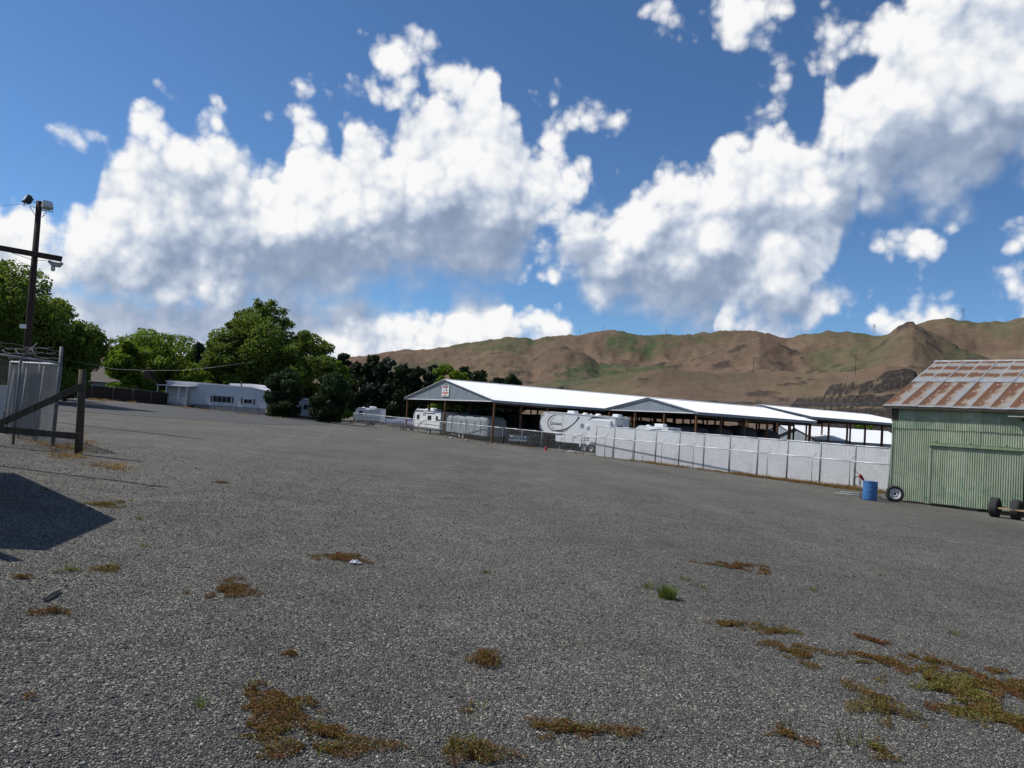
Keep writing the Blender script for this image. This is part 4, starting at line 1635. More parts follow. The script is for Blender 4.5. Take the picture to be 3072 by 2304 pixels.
def build_sign():
    t0, EZ, RZ, c, ang = B1
    mat_w = mat('sign_white', (0.72, 0.72, 0.70), 0.5, 0.04, 2)
    R = rot_z(ang)
    W = 24.8
    base = Vector((c.x, c.y, -1.4)) + R @ Vector((-0.20, W / 2 - 0.25, EZ - 0.16 + 0.35))
    t = thing('storage_sign', 'square white sign reading RIVERSIDE STORAGE high on the barn gable', 'sign', base, ang)
    w, h = 2.05, 1.30
    mb = MB()
    mb.box((0, 0, h / 2), (0.05, w, h))
    mb.build('panel', mat_w, t, bevel=0.01)
    mb = MB()
    for y, z, sy, sz in ((0, 0.02, w, 0.04), (0, h - 0.02, w, 0.04), (-w / 2 + 0.02, h / 2, 0.04, h - 0.08), (w / 2 - 0.02, h / 2, 0.04, h - 0.08)):
        mb.box((-0.032, y, z), (0.012, sy, sz))
    mb.build('border', mat('sign_grey', (0.30, 0.30, 0.32), 0.5, 0.05), t)
    rot = (math.pi / 2, 0, -math.pi / 2)
    red = mat('sign_red', (0.50, 0.03, 0.03), 0.5, 0.05)
    dk = mat('sign_black', (0.03, 0.02, 0.02), 0.5, 0.05)
    text_mesh('RIVERSIDE', 0.34, mat('sign_maroon', (0.20, 0.03, 0.03), 0.5, 0.05), t, (-0.034, 0.0, h - 0.22), rot, 0.008, squash=0.98)
    text_mesh('STORAGE', 0.38, red, t, (-0.034, 0.0, 0.42), rot, 0.010, squash=0.98)
    text_mesh('RV BOAT STORAGE', 0.13, dk, t, (-0.034, 0.0, 0.13), rot, 0.002)
    mb = MB()
    pts = []
    for k in range(25):
        y = 0.85 - 1.55 * k / 24
        pts.append((y, 0.74 + 0.07 * math.sin(k * 0.62)))
    vs = [(-0.034, y, z - 0.035) for y, z in pts] + [(-0.034, y, z + 0.035) for y, z in pts]
    mb.add(vs, [(i, i + 1, 25 + i + 1, 25 + i) for i in range(24)])
    mb.build('river_wave', mat('sign_blue', (0.05, 0.18, 0.45), 0.5, 0.05), t)
    mb = MB()
    bird = [(-0.10, 1.16), (-0.30, 1.08), (-0.28, 0.92), (-0.42, 0.80), (-0.60, 0.62), (-0.40, 0.68), (-0.30, 0.58), (-0.26, 0.74), (-0.16, 0.88), (-0.20, 1.04)]
    mb.add([(-0.036, y, z) for y, z in bird], [tuple(range(len(bird)))])
    mb.build('bird_emblem', dk, t)


build_sign()

# ------------------------------------------------------------------ trailers and vehicles in the storage yard
def rounded(poly, r, seg=4):
    """round the corners of a polygon"""
    out = []
    n = len(poly)
    for i in range(n):
        a, b, c = (Vector(poly[(i - 1) % n]), Vector(poly[i]), Vector(poly[(i + 1) % n]))
        rr = r[i] if isinstance(r, (list, tuple)) else r
        rr = min(rr, (a - b).length * 0.45, (c - b).length * 0.45)
        if rr < 1e-3:
            out.append(tuple(b))
            continue
        p, q = b + (a - b).normalized() * rr, b + (c - b).normalized() * rr
        for k in range(seg + 1):
            t = k / seg
            out.append(tuple(p * (1 - t) ** 2 + b * 2 * t * (1 - t) + q * t * t))
    return out


def strip(mb, pts, w, y, m=0):
    """tapering decal ribbon on a side wall: pts (x, z), w widths"""
    n = len(pts)
    vs = []
    for i, (x, z) in enumerate(pts):
        a, b = pts[max(0, i - 1)], pts[min(n - 1, i + 1)]
        d = Vector((b[0] - a[0], b[1] - a[1])).normalized()
        nn = Vector((-d.y, d.x))
        ww = w[i] / 2
        vs += [(x + nn.x * ww, y, z + nn.y * ww), (x - nn.x * ww, y, z - nn.y * ww)]
    mb.add(vs, [(2 * i, 2 * i + 1, 2 * i + 3, 2 * i + 2) for i in range(n - 1)], m)


def arc(cx, cz, rx, rz, a0, a1, n=12):
    return [(cx + rx * math.cos(math.radians(a0 + (a1 - a0) * k / n)), cz + rz * math.sin(math.radians(a0 + (a1 - a0) * k / n))) for k in range(n + 1)]


def axle_wheels(t, xs, W, r=0.36, rim=None, sides=(-1, 1)):
    rim = rim or mat('trailer_rim', (0.45, 0.45, 0.46), 0.4, 0.15, 8, metal=0.4)
    for x in xs:
        for s in sides:
            e = bpy.data.objects.new('wheel', None)
            COL.objects.link(e)
            e.parent = t
            e.location = (x, s * (W / 2 - 0.13), r)
            e.rotation_euler = (0, 0, 0 if s < 0 else math.pi)
            wheel_mesh(e, r, 0.24, r * 0.6, rim)


def window(t, x, z, w, h, y, pane=2, frame=None):
    """framed side window on the wall at y (outwards is -y)"""
    mb = MB()
    s = -1
    fw = 0.045
    for (cx, cz, sx, sz) in ((x, z - h / 2, w, fw), (x, z + h / 2, w, fw), (x - w / 2, z, fw, h - fw), (x + w / 2, z, fw, h - fw)):
        mb.box((cx, y + s * 0.018, cz), (sx, 0.036, sz))
    for k in range(1, pane):
        mb.box((x - w / 2 + w * k / pane, y + s * 0.016, z), (0.03, 0.03, h - fw))
    f = mb.build('window', frame or BLACK, t)
    mb = MB()
    mb.box((x, y - 0.006, z), (w - fw, 0.010, h - fw))
    mb.build('pane', GLASS, f)
    return f


DECAL_D = mat('decal_charcoal', (0.045, 0.045, 0.05), 0.35, 0.1, 3)
DECAL_G = mat('decal_grey', (0.20, 0.20, 0.21), 0.35, 0.1, 3)
RVWHITE = mat('rv_white', (0.70, 0.71, 0.73), 0.28, 0.03, 0.8, dirt=0.10, dirtcol=(0.48, 0.46, 0.42), coat=0.2)
SKIRT = mat('rv_dark_skirt', (0.030, 0.032, 0.036), 0.5, 0.2, 2)


def ac_unit(t, x, y, z, w=0.9):
    mb = MB()
    mb.box((x, y, z + 0.15), (w, 0.7, 0.30))
    mb.build('air_conditioner', WHITE, t, bevel=0.08, seg=3)


def build_fifth_wheel():
    # nearest corner is the rear one on the camera side
    C = Vector((*xy(1842, 68.0, 1340), 0))
    u = Vector((-0.75, 0.66, 0)).normalized()          # from rear to front
    L, W = 9.1, 2.45
    ang = math.atan2(-u.y, -u.x)                        # local +x points to the rear
    w = Vector((-math.sin(ang), math.cos(ang), 0))      # local +y
    cen = C + u * L * 0.5 + w * (W / 2)
    gz = float(zg(cen.x, cen.y))
    t = thing('fifth_wheel_trailer', 'large white fifth-wheel camper with dark swooshes parked behind the low fence', 'camper', (cen.x, cen.y, gz), ang)
    h = L / 2
    TOP, LOW, MID = 3.62, 0.72, 1.62
    body = [(-h + 0.55, MID), (-h + 0.10, MID + 0.28), (-h, MID + 0.75), (-h + 0.18, TOP - 0.42), (-h + 0.62, TOP - 0.02), (-h + 1.4, TOP + 0.05), (h, TOP - 0.12),
            (h, LOW + 0.05), (-h + 2.55, LOW), (-h + 2.25, LOW + 0.05), (-h + 2.15, MID - 0.05)]
    poly = rounded(body, [0.25, 0.3, 0.4, 0.4, 0.4, 0.2, 0.10, 0.08, 0.05, 0.12, 0.12], 4)
    mb = MB()
    mb.prism(poly, -W / 2, W / 2)
    mb.build('body', RVWHITE, t, bevel=0.05)
    # roof edge moulding
    mb = MB()
    for s in (-1, 1):
        mb.bar((-h + 0.9, s * (W / 2 + 0.012), TOP - 0.02), (h - 0.03, s * (W / 2 + 0.012), TOP - 0.17), 0.03, 0.10)
    mb.build('roof_moulding', mat('rv_moulding', (0.42, 0.43, 0.45), 0.4, 0.05), t)
    mb = MB()
    mb.box((0.85, 0, 0.60), (L - 2.9, W - 0.25, 0.22))
    mb.bar((-h + 0.3, 0, MID - 0.06), (-h + 2.2, 0, MID - 0.06), W - 0.5, 0.1)
    mb.bar((-h + 1.0, 0, MID), (-h + 0.9, 0, 0.95), 0.3, 0.3)
    mb.build('chassis', SKIRT, t)
    for x in (-h + 2.6, ):
        mb = MB()
        for s in (-1, 1):
            mb.bar((x, s * 0.95, 0.05), (x, s * 0.95, 0.9), 0.09)
            mb.box((x, s * 0.95, 0.025), (0.22, 0.22, 0.05))
        mb.build('landing_leg', GALV_DULL, t)
    axle_wheels(t, (0.55 + 0.6, 0.55 + 1.45), W, 0.38)
    y = -W / 2
    mb = MB()
    strip(mb, arc(1.15, 0.42, 0.52, 0.52, 175, 20) + arc(2.0, 0.42, 0.52, 0.52, 150, 5), [0.10] * 26, y - 0.02)
    mb.build('wheel_arch', TRIM, t)
    # painted swooshes
    mb = MB()
    f = -h
    strip(mb, arc(f + 0.95, 2.45, 0.86, 0.98, 215, 100), [0.02, 0.05, 0.09, 0.11, 0.12, 0.12, 0.12, 0.11, 0.10, 0.09, 0.07, 0.05, 0.02], y - 0.004)
    strip(mb, arc(f + 2.15, 2.55, 1.0, 0.78, 85, 265), [0.01, 0.05, 0.09, 0.12, 0.13, 0.12, 0.11, 0.10, 0.09, 0.09, 0.10, 0.11, 0.12], y - 0.004)
    strip(mb, [(f + 2.1, 1.80), (f + 2.8, 1.86), (f + 3.5, 2.08), (f + 4.1, 2.42), (f + 4.6, 2.85), (f + 4.95, 3.30)], [0.13, 0.14, 0.13, 0.12, 0.13, 0.20], y - 0.004)
    strip(mb, [(f + 2.3, 1.72), (f + 3.2, 1.80), (f + 4.0, 2.18)], [0.02, 0.08, 0.02], y - 0.005)
    strip(mb, [(f + 0.45, 1.9), (f + 0.8, 1.55), (f + 1.6, 1.42), (f + 2.8, 1.48), (f + 3.6, 1.62)], [0.02, 0.10, 0.14, 0.10, 0.01], y - 0.004)
    strip(mb, [(f + 6.0, 3.05), (f + 6.5, 3.30), (f + 7.3, 3.34), (f + 8.6, 3.28)], [0.05, 0.16, 0.10, 0.03], y - 0.004)
    strip(mb, [(f + 5.2, 1.20), (f + 6.2, 1.34), (f + 7.4, 1.28), (f + 8.6, 1.02), (h - 0.05, 0.92)], [0.02, 0.10, 0.15, 0.16, 0.16], y - 0.004)
    mb.build('swoosh_decal', DECAL_D, t)
    mb = MB()
    strip(mb, arc(f + 2.25, 2.55, 0.78, 0.58, 100, 262), [0.01, 0.03, 0.05, 0.06, 0.07, 0.07, 0.07, 0.07, 0.07, 0.08, 0.08, 0.07, 0.05], y - 0.004)
    strip(mb, [(f + 5.0, 1.05), (f + 6.2, 1.14), (f + 7.6, 1.05), (h - 0.3, 0.84)], [0.02, 0.10, 0.12, 0.10], y - 0.005)
    strip(mb, [(f + 3.9, 1.14), (f + 4.5, 1.30), (f + 5.0, 1.38)], [0.02, 0.10, 0.02], y - 0.004)
    mb.build('swoosh_decal', DECAL_G, t)
    text_mesh('COUGAR', 0.34, DECAL_D, t, (f + 2.15, y - 0.006, 2.48), (math.pi / 2, 0, 0), 0.008, squash=1.0)
    # slide-out, window, doors, vents
    mb = MB()
    mb.box((h - 1.55, y - 0.10, 2.05), (2.3, 0.22, 2.15))
    mb.build('slide_out', RVWHITE, t, bevel=0.03)
    mb = MB()
    for (cx, cz, sx, sz) in ((f + 2.35, 3.38, 1.3, 0.02), (f + 3.0, 2.4, 0.025, 1.95), (f + 2.35, 1.43, 1.3, 0.02)):
        mb.box((cx, y - 0.006, cz), (sx, 0.012, sz))
    mb.build('slide_seam', DECAL_G, t)
    for (x0, z0, w0, h0) in ((f + 2.75, 1.0, 0.6, 0.42), (f + 3.9, 1.0, 1.1, 0.46)):
        mb = MB()
        mb.box((x0, y - 0.012, z0), (w0, 0.024, h0))
        dr = mb.build('storage_door', RVWHITE, t, bevel=0.006)
        mb = MB()
        mb.box((x0 + w0 * 0.38, y - 0.03, z0 + 0.05), (0.08, 0.02, 0.08))
        mb.build('latch', BLACK, dr)
    mb = MB()
    for k in range(5):
        mb.box((f + 5.35, y - 0.012, 2.30 + 0.09 * k), (0.42, 0.024, 0.03))
    mb.build('vent', DECAL_G, t)
    mb = MB()
    mb.box((f + 6.0, y - 0.06, 2.45), (0.30, 0.12, 0.30))
    mb.build('range_hood', WHITE, t, bevel=0.03)
    mb = MB()
    for k in range(5):
        mb.lathe([(0.05, 0.0), (0.05, 0.03), (0.0, 0.035)], 8, R=Matrix.Rotation(math.pi / 2, 3, 'Y'), c=(h + 0.0, (-1.0, -0.22, 0, 0.22, 1.0)[k], TOP - 0.28))
    mb.build('clearance_light', mat('red_lens', (0.25, 0.02, 0.02), 0.3, 0.1), t)
    mb = MB()
    for yy in (-0.15, 0.15):
        mb.tube([(h + 0.10, yy + 0.55, 0.9), (h + 0.10, yy + 0.55, 3.5), (h - 0.1, yy + 0.55, 3.62)], 0.014, 6)
    for k in range(9):
        mb.tube([(h + 0.10, 0.40, 1.0 + 0.28 * k), (h + 0.10, 0.70, 1.0 + 0.28 * k)], 0.011, 5)
    mb.build('ladder', GALV, t)
    mb = MB()
    mb.box((h + 0.012, -0.45, 2.35), (0.024, 0.9, 0.75))
    mb.build('rear_window', GLASS, t, bevel=0.006)
    # roof fittings
    ac_unit(t, -1.3, 0, TOP - 0.05)
    ac_unit(t, h - 0.75, 0.2, TOP - 0.14, 0.7)
    mb = MB()
    mb.lathe([(0.30, 0.0), (0.28, 0.08), (0.15, 0.15), (0.0, 0.17)], 16, c=(0.15, 0.1, TOP - 0.02))
    mb.lathe([(0.34, 0.0), (0.30, 0.10), (0.16, 0.17), (0.0, 0.19)], 16, c=(1.7, 0.1, TOP - 0.06))
    mb.lathe([(0.08, 0.0), (0.08, 0.13), (0.0, 0.14)], 8, c=(0.85, 0.1, TOP - 0.04))
    mb.build('roof_vent', WHITE, t)
    return t


build_fifth_wheel()


def build_camper(name, label, C, u, L, W, TOP, group=None, style=0, cat='camper', windows=((0.3, 0.7), (0.65, 0.9))):
    """box travel trailer; C = ground corner at rear near side, u = unit vector rear to front"""
    ang = math.atan2(-u.y, -u.x)
    w = Vector((-math.sin(ang), math.cos(ang), 0))
    cen = Vector((C.x, C.y, 0)) + u * L * 0.5 + w * (W / 2)
    gz = float(zg(cen.x, cen.y))
    t = thing(name, label, cat, (cen.x, cen.y, gz), ang, group)
    h, LOW = L / 2, 0.62
    body = [(-h + 0.22, LOW), (-h, LOW + 0.65), (-h + 0.14, TOP - 0.45), (-h + 0.55, TOP), (h, TOP - 0.03), (h, LOW)]
    mb = MB()
    mb.prism(rounded(body, [0.2, 0.3, 0.4, 0.25, 0.08, 0.05], 4), -W / 2, W / 2)
    mb.build('body', RVWHITE, t, bevel=0.04)
    mb = MB()
    mb.box((0.1, 0, LOW - 0.06), (L - 0.5, W - 0.2, 0.16))
    mb.bar((-h - 0.9, 0, 0.5), (-h + 0.4, 0, 0.55), 0.10, 0.10)
    mb.bar((-h - 0.85, 0, 0.0), (-h - 0.85, 0, 0.6), 0.07)
    mb.build('chassis', SKIRT, t)
    axle_wheels(t, (0.10, 0.92) if L > 5.5 else (0.2,), W, 0.34)
    y = -W / 2
    mb = MB()
    mb.box((0.15, y - 0.006, LOW + 0.10), (L - 0.6, 0.012, 0.16))
    mb.build('lower_band', DECAL_G if style else SKIRT, t)
    for (fx, ww) in windows:
        window(t, -h + fx * L, LOW + (TOP - LOW) * 0.60, ww, 0.55, y)
    mb = MB()
    if style:
        strip(mb, arc(-h + 0.28 * L, TOP - 1.0, 0.7, 0.55, 70, 290), [0.02, 0.04, 0.06, 0.08, 0.09, 0.09, 0.08, 0.07, 0.06, 0.05, 0.04, 0.03, 0.02], y - 0.004)
        strip(mb, [(-h + 0.22 * L, LOW + 0.2), (-h + 0.32 * L, LOW + 0.65), (-h + 0.5 * L, LOW + 1.0)], [0.16, 0.14, 0.03], y - 0.004)
        strip(mb, [(-h + 0.80 * L, LOW + 0.9), (-h + 0.90 * L, LOW + 1.15), (h - 0.05, LOW + 1.2)], [0.03, 0.14, 0.20], y - 0.004)
    strip(mb, [(-h + 0.1 * L, LOW + 0.45), (-h + 0.6 * L, LOW + 0.55), (h - 0.1, LOW + 0.5)], [0.03, 0.08, 0.05], y - 0.0045)
    mb.build('swoosh_decal', DECAL_D, t)
    mb = MB()
    mb.tube([(-h + 0.42 * L, y - 0.06, TOP - 0.22), (-h + 0.80 * L, y - 0.06, TOP - 0.22)], 0.06, 8)
    mb.build('awning_roll', TRIM, t)
    mb = MB()
    for k in range(5):
        mb.lathe([(0.05, 0.0), (0.05, 0.03), (0.0, 0.035)], 8, R=Matrix.Rotation(math.pi / 2, 3, 'Y'), c=(h, (-W * 0.42, -0.22, 0, 0.22, W * 0.42)[k], TOP - 0.16))
    mb.build('clearance_light', mat('red_lens', (0.25, 0.02, 0.02), 0.3, 0.1), t)
    ac_unit(t, 0.1 * L, 0, TOP - 0.05)
    mb = MB()
    mb.lathe([(0.22, 0.0), (0.20, 0.07), (0.0, 0.12)], 14, c=(-0.25 * L, 0, TOP - 0.01))
    mb.build('roof_vent', WHITE, t)
    return t


UU = Vector((-0.75, 0.66, 0)).normalized()
build_camper('travel_trailer', 'white travel trailer with rooftop air conditioner behind the slat fence', Vector((*xy(2002, 63.0, 1340), 0)), UU, 3.5, 2.3, 2.90, windows=((0.55, 0.8),))
GB = Vector((-0.476, 0.88, 0)).normalized()             # along the barn gable, away from the camera
p = Vector((*xy(1318, 87.0, 1305), 0))
build_camper('travel_trailer', 'white travel trailer with dark swooshes parked under the sign end of barn', p, GB, 9.0, 2.3, 2.85, style=1,
             windows=((0.2, 0.8), (0.62, 1.1), (0.88, 0.5)))
text_mesh('ACE', 0.5, DECAL_D, bpy.data.objects['travel_trailer.001'], (-0.7, -1.156, 2.35), (math.pi / 2, 0, 0), 0.012)


def build_covered_trailer():
    C = Vector((*xy(1456, 76.0, 1325), 0))
    L, W, TOP = 10.6, 2.5, 2.75
    u = GB
    ang = math.atan2(-u.y, -u.x)
    w = Vector((-math.sin(ang), math.cos(ang), 0))
    cen = C + u * L * 0.5 + w * (W / 2)
    t = thing('covered_trailer', 'trailer wrapped in a grey fabric cover under the barn roof', 'trailer', (cen.x, cen.y, float(zg(cen.x, cen.y))), ang)
    n, m = 60, 14
    vs, fs = [], []
    rs = np.random.default_rng(5)
    for i in range(n + 1):
        x = -L / 2 + L * i / n
        e = min(1.0, (i / n) / 0.08, (1 - i / n) / 0.03)
        sag = 0.05 * math.sin(x * 2.1) + 0.03 * math.sin(x * 5.3 + 1)
        top = (TOP - 0.1 + sag) * (0.80 + 0.20 * math.sqrt(max(0, e)))
        wy = W / 2 * (0.86 + 0.14 * math.sqrt(max(0, e)))
        for j in range(m + 1):
            a = j / m
            if a < 0.36:
                yy, zz = -wy - 0.035 * math.sin(x * 7 + a * 3) * (1 - a / 0.36), 0.62 + (top - 0.25 - 0.62) * a / 0.36
            elif a > 0.64:
                b = (1 - a) / 0.36
                yy, zz = wy, 0.62 + (top - 0.25 - 0.62) * b
            else:
                b = (a - 0.36) / 0.28
                th = math.pi * (1 - b)
                yy = wy * (1 - (1 - math.sin(th)) * 0.0) * math.cos(th) * (1.0 if abs(math.cos(th)) > 0.99 else 0.99)
                zz = top - 0.25 + 0.25 * math.sin(th) ** 0.6
            vs.append((x, yy, zz))
    for i in range(n):
        for j in range(m):
            a = i * (m + 1) + j
            fs.append((a, a + 1, a + m + 2, a + m + 1))
    mb = MB()
    mb.add(vs, fs, 0, True)
    mb.add([vs[j] for j in range(m + 1)], [tuple(range(m + 1))])
    mb.add([vs[n * (m + 1) + j] for j in range(m + 1)], [tuple(reversed(range(m + 1)))])
    mb.build('fabric_cover', mat('grey_fabric', (0.20, 0.225, 0.245), 0.8, 0.2, 1.2, bump=0.4, bscale=5), t)
    for x in (-1.0, 0.4, 2.6, 4.0):
        mb = MB()
        mb.bar((x, -W / 2 - 0.05, 0.7), (x, -W / 2 - 0.05, 2.2), 0.04, 0.02, up=(0, 1, 0))
        mb.box((x, -W / 2 - 0.06, 1.75), (0.28, 0.04, 0.10))
        mb.build('tie_strap', BLACK, t)
    mb = MB()
    mb.box((0, 0, 0.5), (L - 1, W - 0.6, 0.2))
    mb.bar((-L / 2 - 0.8, 0, 0.45), (-L / 2 + 0.6, 0, 0.5), 0.1)
    mb.build('chassis', SKIRT, t)
    axle_wheels(t, (-1.4, -0.4), W, 0.36)


build_covered_trailer()


def build_standin_row():
    """dark stand-in trailers added to darken the view under the long and small barns"""
    src = bpy.data.objects['covered_trailer']  # copies of this trailer are added to darken both barn interiors
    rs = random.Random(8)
    spots = [(B1, 4.2 + i * 3.05, 18.2, 'dark wrapped stand-in trailer added to darken the long barn interior', 'stand-in wrapped trailers under the long barn') for i in range(11)]
    spots += [(B2, 2.2 + i * 3.2, 6.6, 'dark wrapped stand-in trailer added to darken the small barn behind slat fence', 'stand-in wrapped trailers under the small barn') for i in range(4)]
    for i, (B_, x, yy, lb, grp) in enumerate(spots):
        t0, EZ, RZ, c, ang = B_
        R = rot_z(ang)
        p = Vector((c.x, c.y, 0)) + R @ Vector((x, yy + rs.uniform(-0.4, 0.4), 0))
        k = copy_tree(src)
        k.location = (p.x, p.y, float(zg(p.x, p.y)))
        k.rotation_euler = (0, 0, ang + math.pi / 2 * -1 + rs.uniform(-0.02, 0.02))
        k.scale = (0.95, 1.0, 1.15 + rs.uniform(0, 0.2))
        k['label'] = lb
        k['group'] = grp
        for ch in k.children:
            if ch.name.startswith('fabric_cover'):
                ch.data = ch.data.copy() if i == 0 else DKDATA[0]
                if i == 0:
                    ch.data.materials[0] = mat('standin_dark_fabric', (0.045, 0.050, 0.058), 0.8, 0.3, 0.6)  # cover darkened so the added trailers deepen the barn shade
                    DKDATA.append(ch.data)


DKDATA = []
build_standin_row()


def build_pickup(px, Y, ang, paint, label):
    x, y = xy(px, Y, 1330)
    t = thing('pickup_truck', label, 'truck', (x, y, float(zg(x, y))), ang)
    L, W = 5.6, 1.95                                    # front looks along local -x
    h = L / 2
    prof_ = [(-h, 0.55), (-h - 0.03, 0.98), (-h + 0.12, 1.12), (-h + 1.45, 1.20), (-h + 2.15, 1.80), (-h + 3.45, 1.84), (-h + 3.75, 1.28), (h, 1.26), (h, 0.55)]
    mb = MB()
    mb.prism(rounded(prof_, [0.05, 0.08, 0.1, 0.1, 0.2, 0.2, 0.1, 0.06, 0.05], 3), -W / 2, W / 2)
    mb.build('body', paint, t, bevel=0.05)
    mb = MB()
    mb.add([(-h + 1.46, -0.80, 1.23), (-h + 1.46, 0.80, 1.23), (-h + 2.10, 0.70, 1.80), (-h + 2.10, -0.70, 1.80)], [(0, 1, 2, 3)])
    o = mb.build('windshield', GLASS, t)
    o.location = (-0.03, 0, 0.015)
    for s in (-1, 1):
        mb = MB()
        mb.add([(-h + 1.75, s * (W / 2 + 0.004), 1.26), (-h + 3.55, s * (W / 2 + 0.004), 1.30), (-h + 3.35, s * (W / 2 + 0.004), 1.74), (-h + 2.2, s * (W / 2 + 0.004), 1.72)], [(0, 1, 2, 3)])
        mb.build('side_window', GLASS, t)
        mb = MB()
        mb.box((-h - 0.035, s * 0.72, 0.92), (0.05, 0.34, 0.20))
        mb.build('headlight', mat('lamp_glass', (0.55, 0.56, 0.58), 0.15, 0.05), t, bevel=0.02)
    mb = MB()
    for k in range(4):
        mb.box((-h - 0.03, 0, 0.80 + 0.075 * k), (0.04, 1.02, 0.035))
    mb.build('grille', mat('chrome', (0.55, 0.56, 0.58), 0.2, 0.05, metal=0.8), t)
    mb = MB()
    mb.box((-h - 0.09, 0, 0.58), (0.16, W - 0.05, 0.22))
    mb.build('bumper', mat('chrome', (0.55, 0.56, 0.58), 0.2, 0.05, metal=0.8), t, bevel=0.04)
    mb = MB()
    mb.box((-h - 0.175, 0, 0.58), (0.012, 0.34, 0.15))
    mb.build('number_plate', WHITE, t)
    axle_wheels(t, (-h + 0.95, h - 1.15), W + 0.06, 0.38)
    return t


build_pickup(1578, 75.5, math.radians(72), mat('dark_navy_paint', (0.022, 0.028, 0.045), 0.25, 0.1, 2, coat=0.6), 'dark navy pickup truck facing out of the long barn')

# pale trailers standing in the sun beyond the long barn and on its left
build_camper('motorhome', 'pale motorhome standing beyond the long barn left of centre post', Vector((*xy(1300, 112.0, 1275), 0)), GB, 8.0, 2.4, 3.2, windows=((0.3, 1.0), (0.7, 1.0)))
build_camper('motorhome', 'pale motorhome seen through the middle bays of the long barn', Vector((*xy(1462, 104.0, 1290), 0)), GB, 7.0, 2.4, 3.1, windows=((0.4, 1.2),))
build_camper('motorhome', 'white motorhome parked deep in the long barn beside the pickup', Vector((*xy(1640, 98.0, 1300), 0)), GB, 7.0, 2.4, 3.0, windows=((0.4, 1.2),))
build_camper('camp_trailer', 'small white camp trailer with blue-grey side near the dark round juniper', Vector((*xy(1140, 104.0, 1270), 0)), Vector((-1, 0.15, 0)).normalized(), 3.9, 2.2, 2.55, windows=((0.25, 0.5),))


def build_boat_cover():
    """low tarpaulined boat behind the left-hand posts"""
    x, y = xy(1205, 98, 1275)
    t = thing('covered_boat', 'low boat under a blue tarpaulin behind the white travel trailer', 'boat', (x, y, float(zg(x, y))), math.radians(150))
    vs, fs = [], []
    n, m = 18, 8
    for i in range(n + 1):
        f = i / n
        wd = 1.05 * min(1, (1 - f) * 3.0) ** 0.6
        hgt = 1.35 + 0.35 * math.exp(-((f - 0.45) / 0.2) ** 2)
        for j in range(m + 1):
            a = math.pi * j / m
            vs.append((-2.8 + 5.6 * f, -wd * math.cos(a), 0.75 + (hgt - 0.75) * math.sin(a) ** 0.7))
    for i in range(n):
        for j in range(m):
            a = i * (m + 1) + j
            fs.append((a, a + 1, a + m + 2, a + m + 1))
    mb = MB()
    mb.add(vs, fs, 0, True)
    mb.build('tarpaulin', mat('blue_tarp', (0.035, 0.055, 0.12), 0.6, 0.25, 2, bump=0.3, bscale=6), t)
    mb = MB()
    vs = []
    for i in range(n + 1):
        f = i / n
        wd = 1.05 * min(1, (1 - f) * 3.0) ** 0.6
        vs += [(-2.8 + 5.6 * f, -wd, 0.76), (-2.8 + 5.6 * f, 0, 0.35 + 0.25 * f), (-2.8 + 5.6 * f, wd, 0.76)]
    mb.add(vs, [q for i in range(n) for q in ((3 * i, 3 * i + 3, 3 * i + 4, 3 * i + 1), (3 * i + 1, 3 * i + 4, 3 * i + 5, 3 * i + 2))], 0, True)
    mb.build('hull', WHITE, t)
    mb = MB()
    mb.bar((-2.6, 0, 0.35), (3.6, 0, 0.40), 0.1)
    mb.bar((-0.9, -1.0, 0.3), (-0.9, 1.0, 0.3), 0.08)
    mb.build('boat_trailer', GALV_DULL, t)
    axle_wheels(t, (-0.9,), 2.3, 0.30)


build_boat_cover()

# little red marker by the fence
p = gp(1637, 1354)
t = thing('fire_hydrant', 'small red hydrant standing at the foot of the low fence', 'hydrant', p)
mb = MB()
mb.lathe([(0.13, 0.0), (0.13, 0.04), (0.085, 0.05), (0.085, 0.26), (0.11, 0.28), (0.10, 0.34), (0.03, 0.39), (0.0, 0.40)], 14)
mb.build('barrel', RED, t)
mb = MB()
for s in (-1, 1):
    mb.tube([(0, 0, 0.2), (s * 0.14, 0, 0.2)], 0.035, 8)
mb.build('outlet', RED, t)

# ------------------------------------------------------------------ trees
LEAF = {
    'mid': mat_leaf('leaf_mid', (0.052, 0.092, 0.016), (0.150, 0.210, 0.036), 0.42),
    'bright': mat_leaf('leaf_bright', (0.070, 0.125, 0.014), (0.180, 0.255, 0.030), 0.45),
    'grey': mat_leaf('leaf_grey', (0.065, 0.105, 0.050), (0.140, 0.190, 0.100), 0.38),
    'dark': mat_leaf('leaf_dark', (0.013, 0.027, 0.011), (0.038, 0.060, 0.024), 0.15),
    'conifer': mat_leaf('leaf_conifer', (0.010, 0.024, 0.016), (0.028, 0.052, 0.034), 0.12),
    'juniper': mat_leaf('leaf_juniper', (0.016, 0.034, 0.010), (0.045, 0.078, 0.022), 0.15),
}
BARK = mat_wood('bark', (0.045, 0.035, 0.026), (0.085, 0.068, 0.052), 0.6)


def leaf_cards(C, S, rng, aspect=1.0, up=0.25):
    """one small quad per leaf spray; C centres, S sizes"""
    n = len(C)
    a = rng.normal(size=(n, 3))
    a[:, 2] *= 1 - up
    a /= np.linalg.norm(a, axis=1, keepdims=True) + 1e-9
    b = rng.normal(size=(n, 3))
    b -= (b * a).sum(1, keepdims=True) * a
    b /= np.linalg.norm(b, axis=1, keepdims=True) + 1e-9
    s = S[:, None]
    bend = np.cross(a, b) * s * 0.25
    V = np.stack([C - a * s * aspect, C - b * s * 0.55 + bend, C + a * s * aspect, C + b * s * 0.55 + bend], 1).reshape(-1, 3)
    return V, np.arange(4 * n)


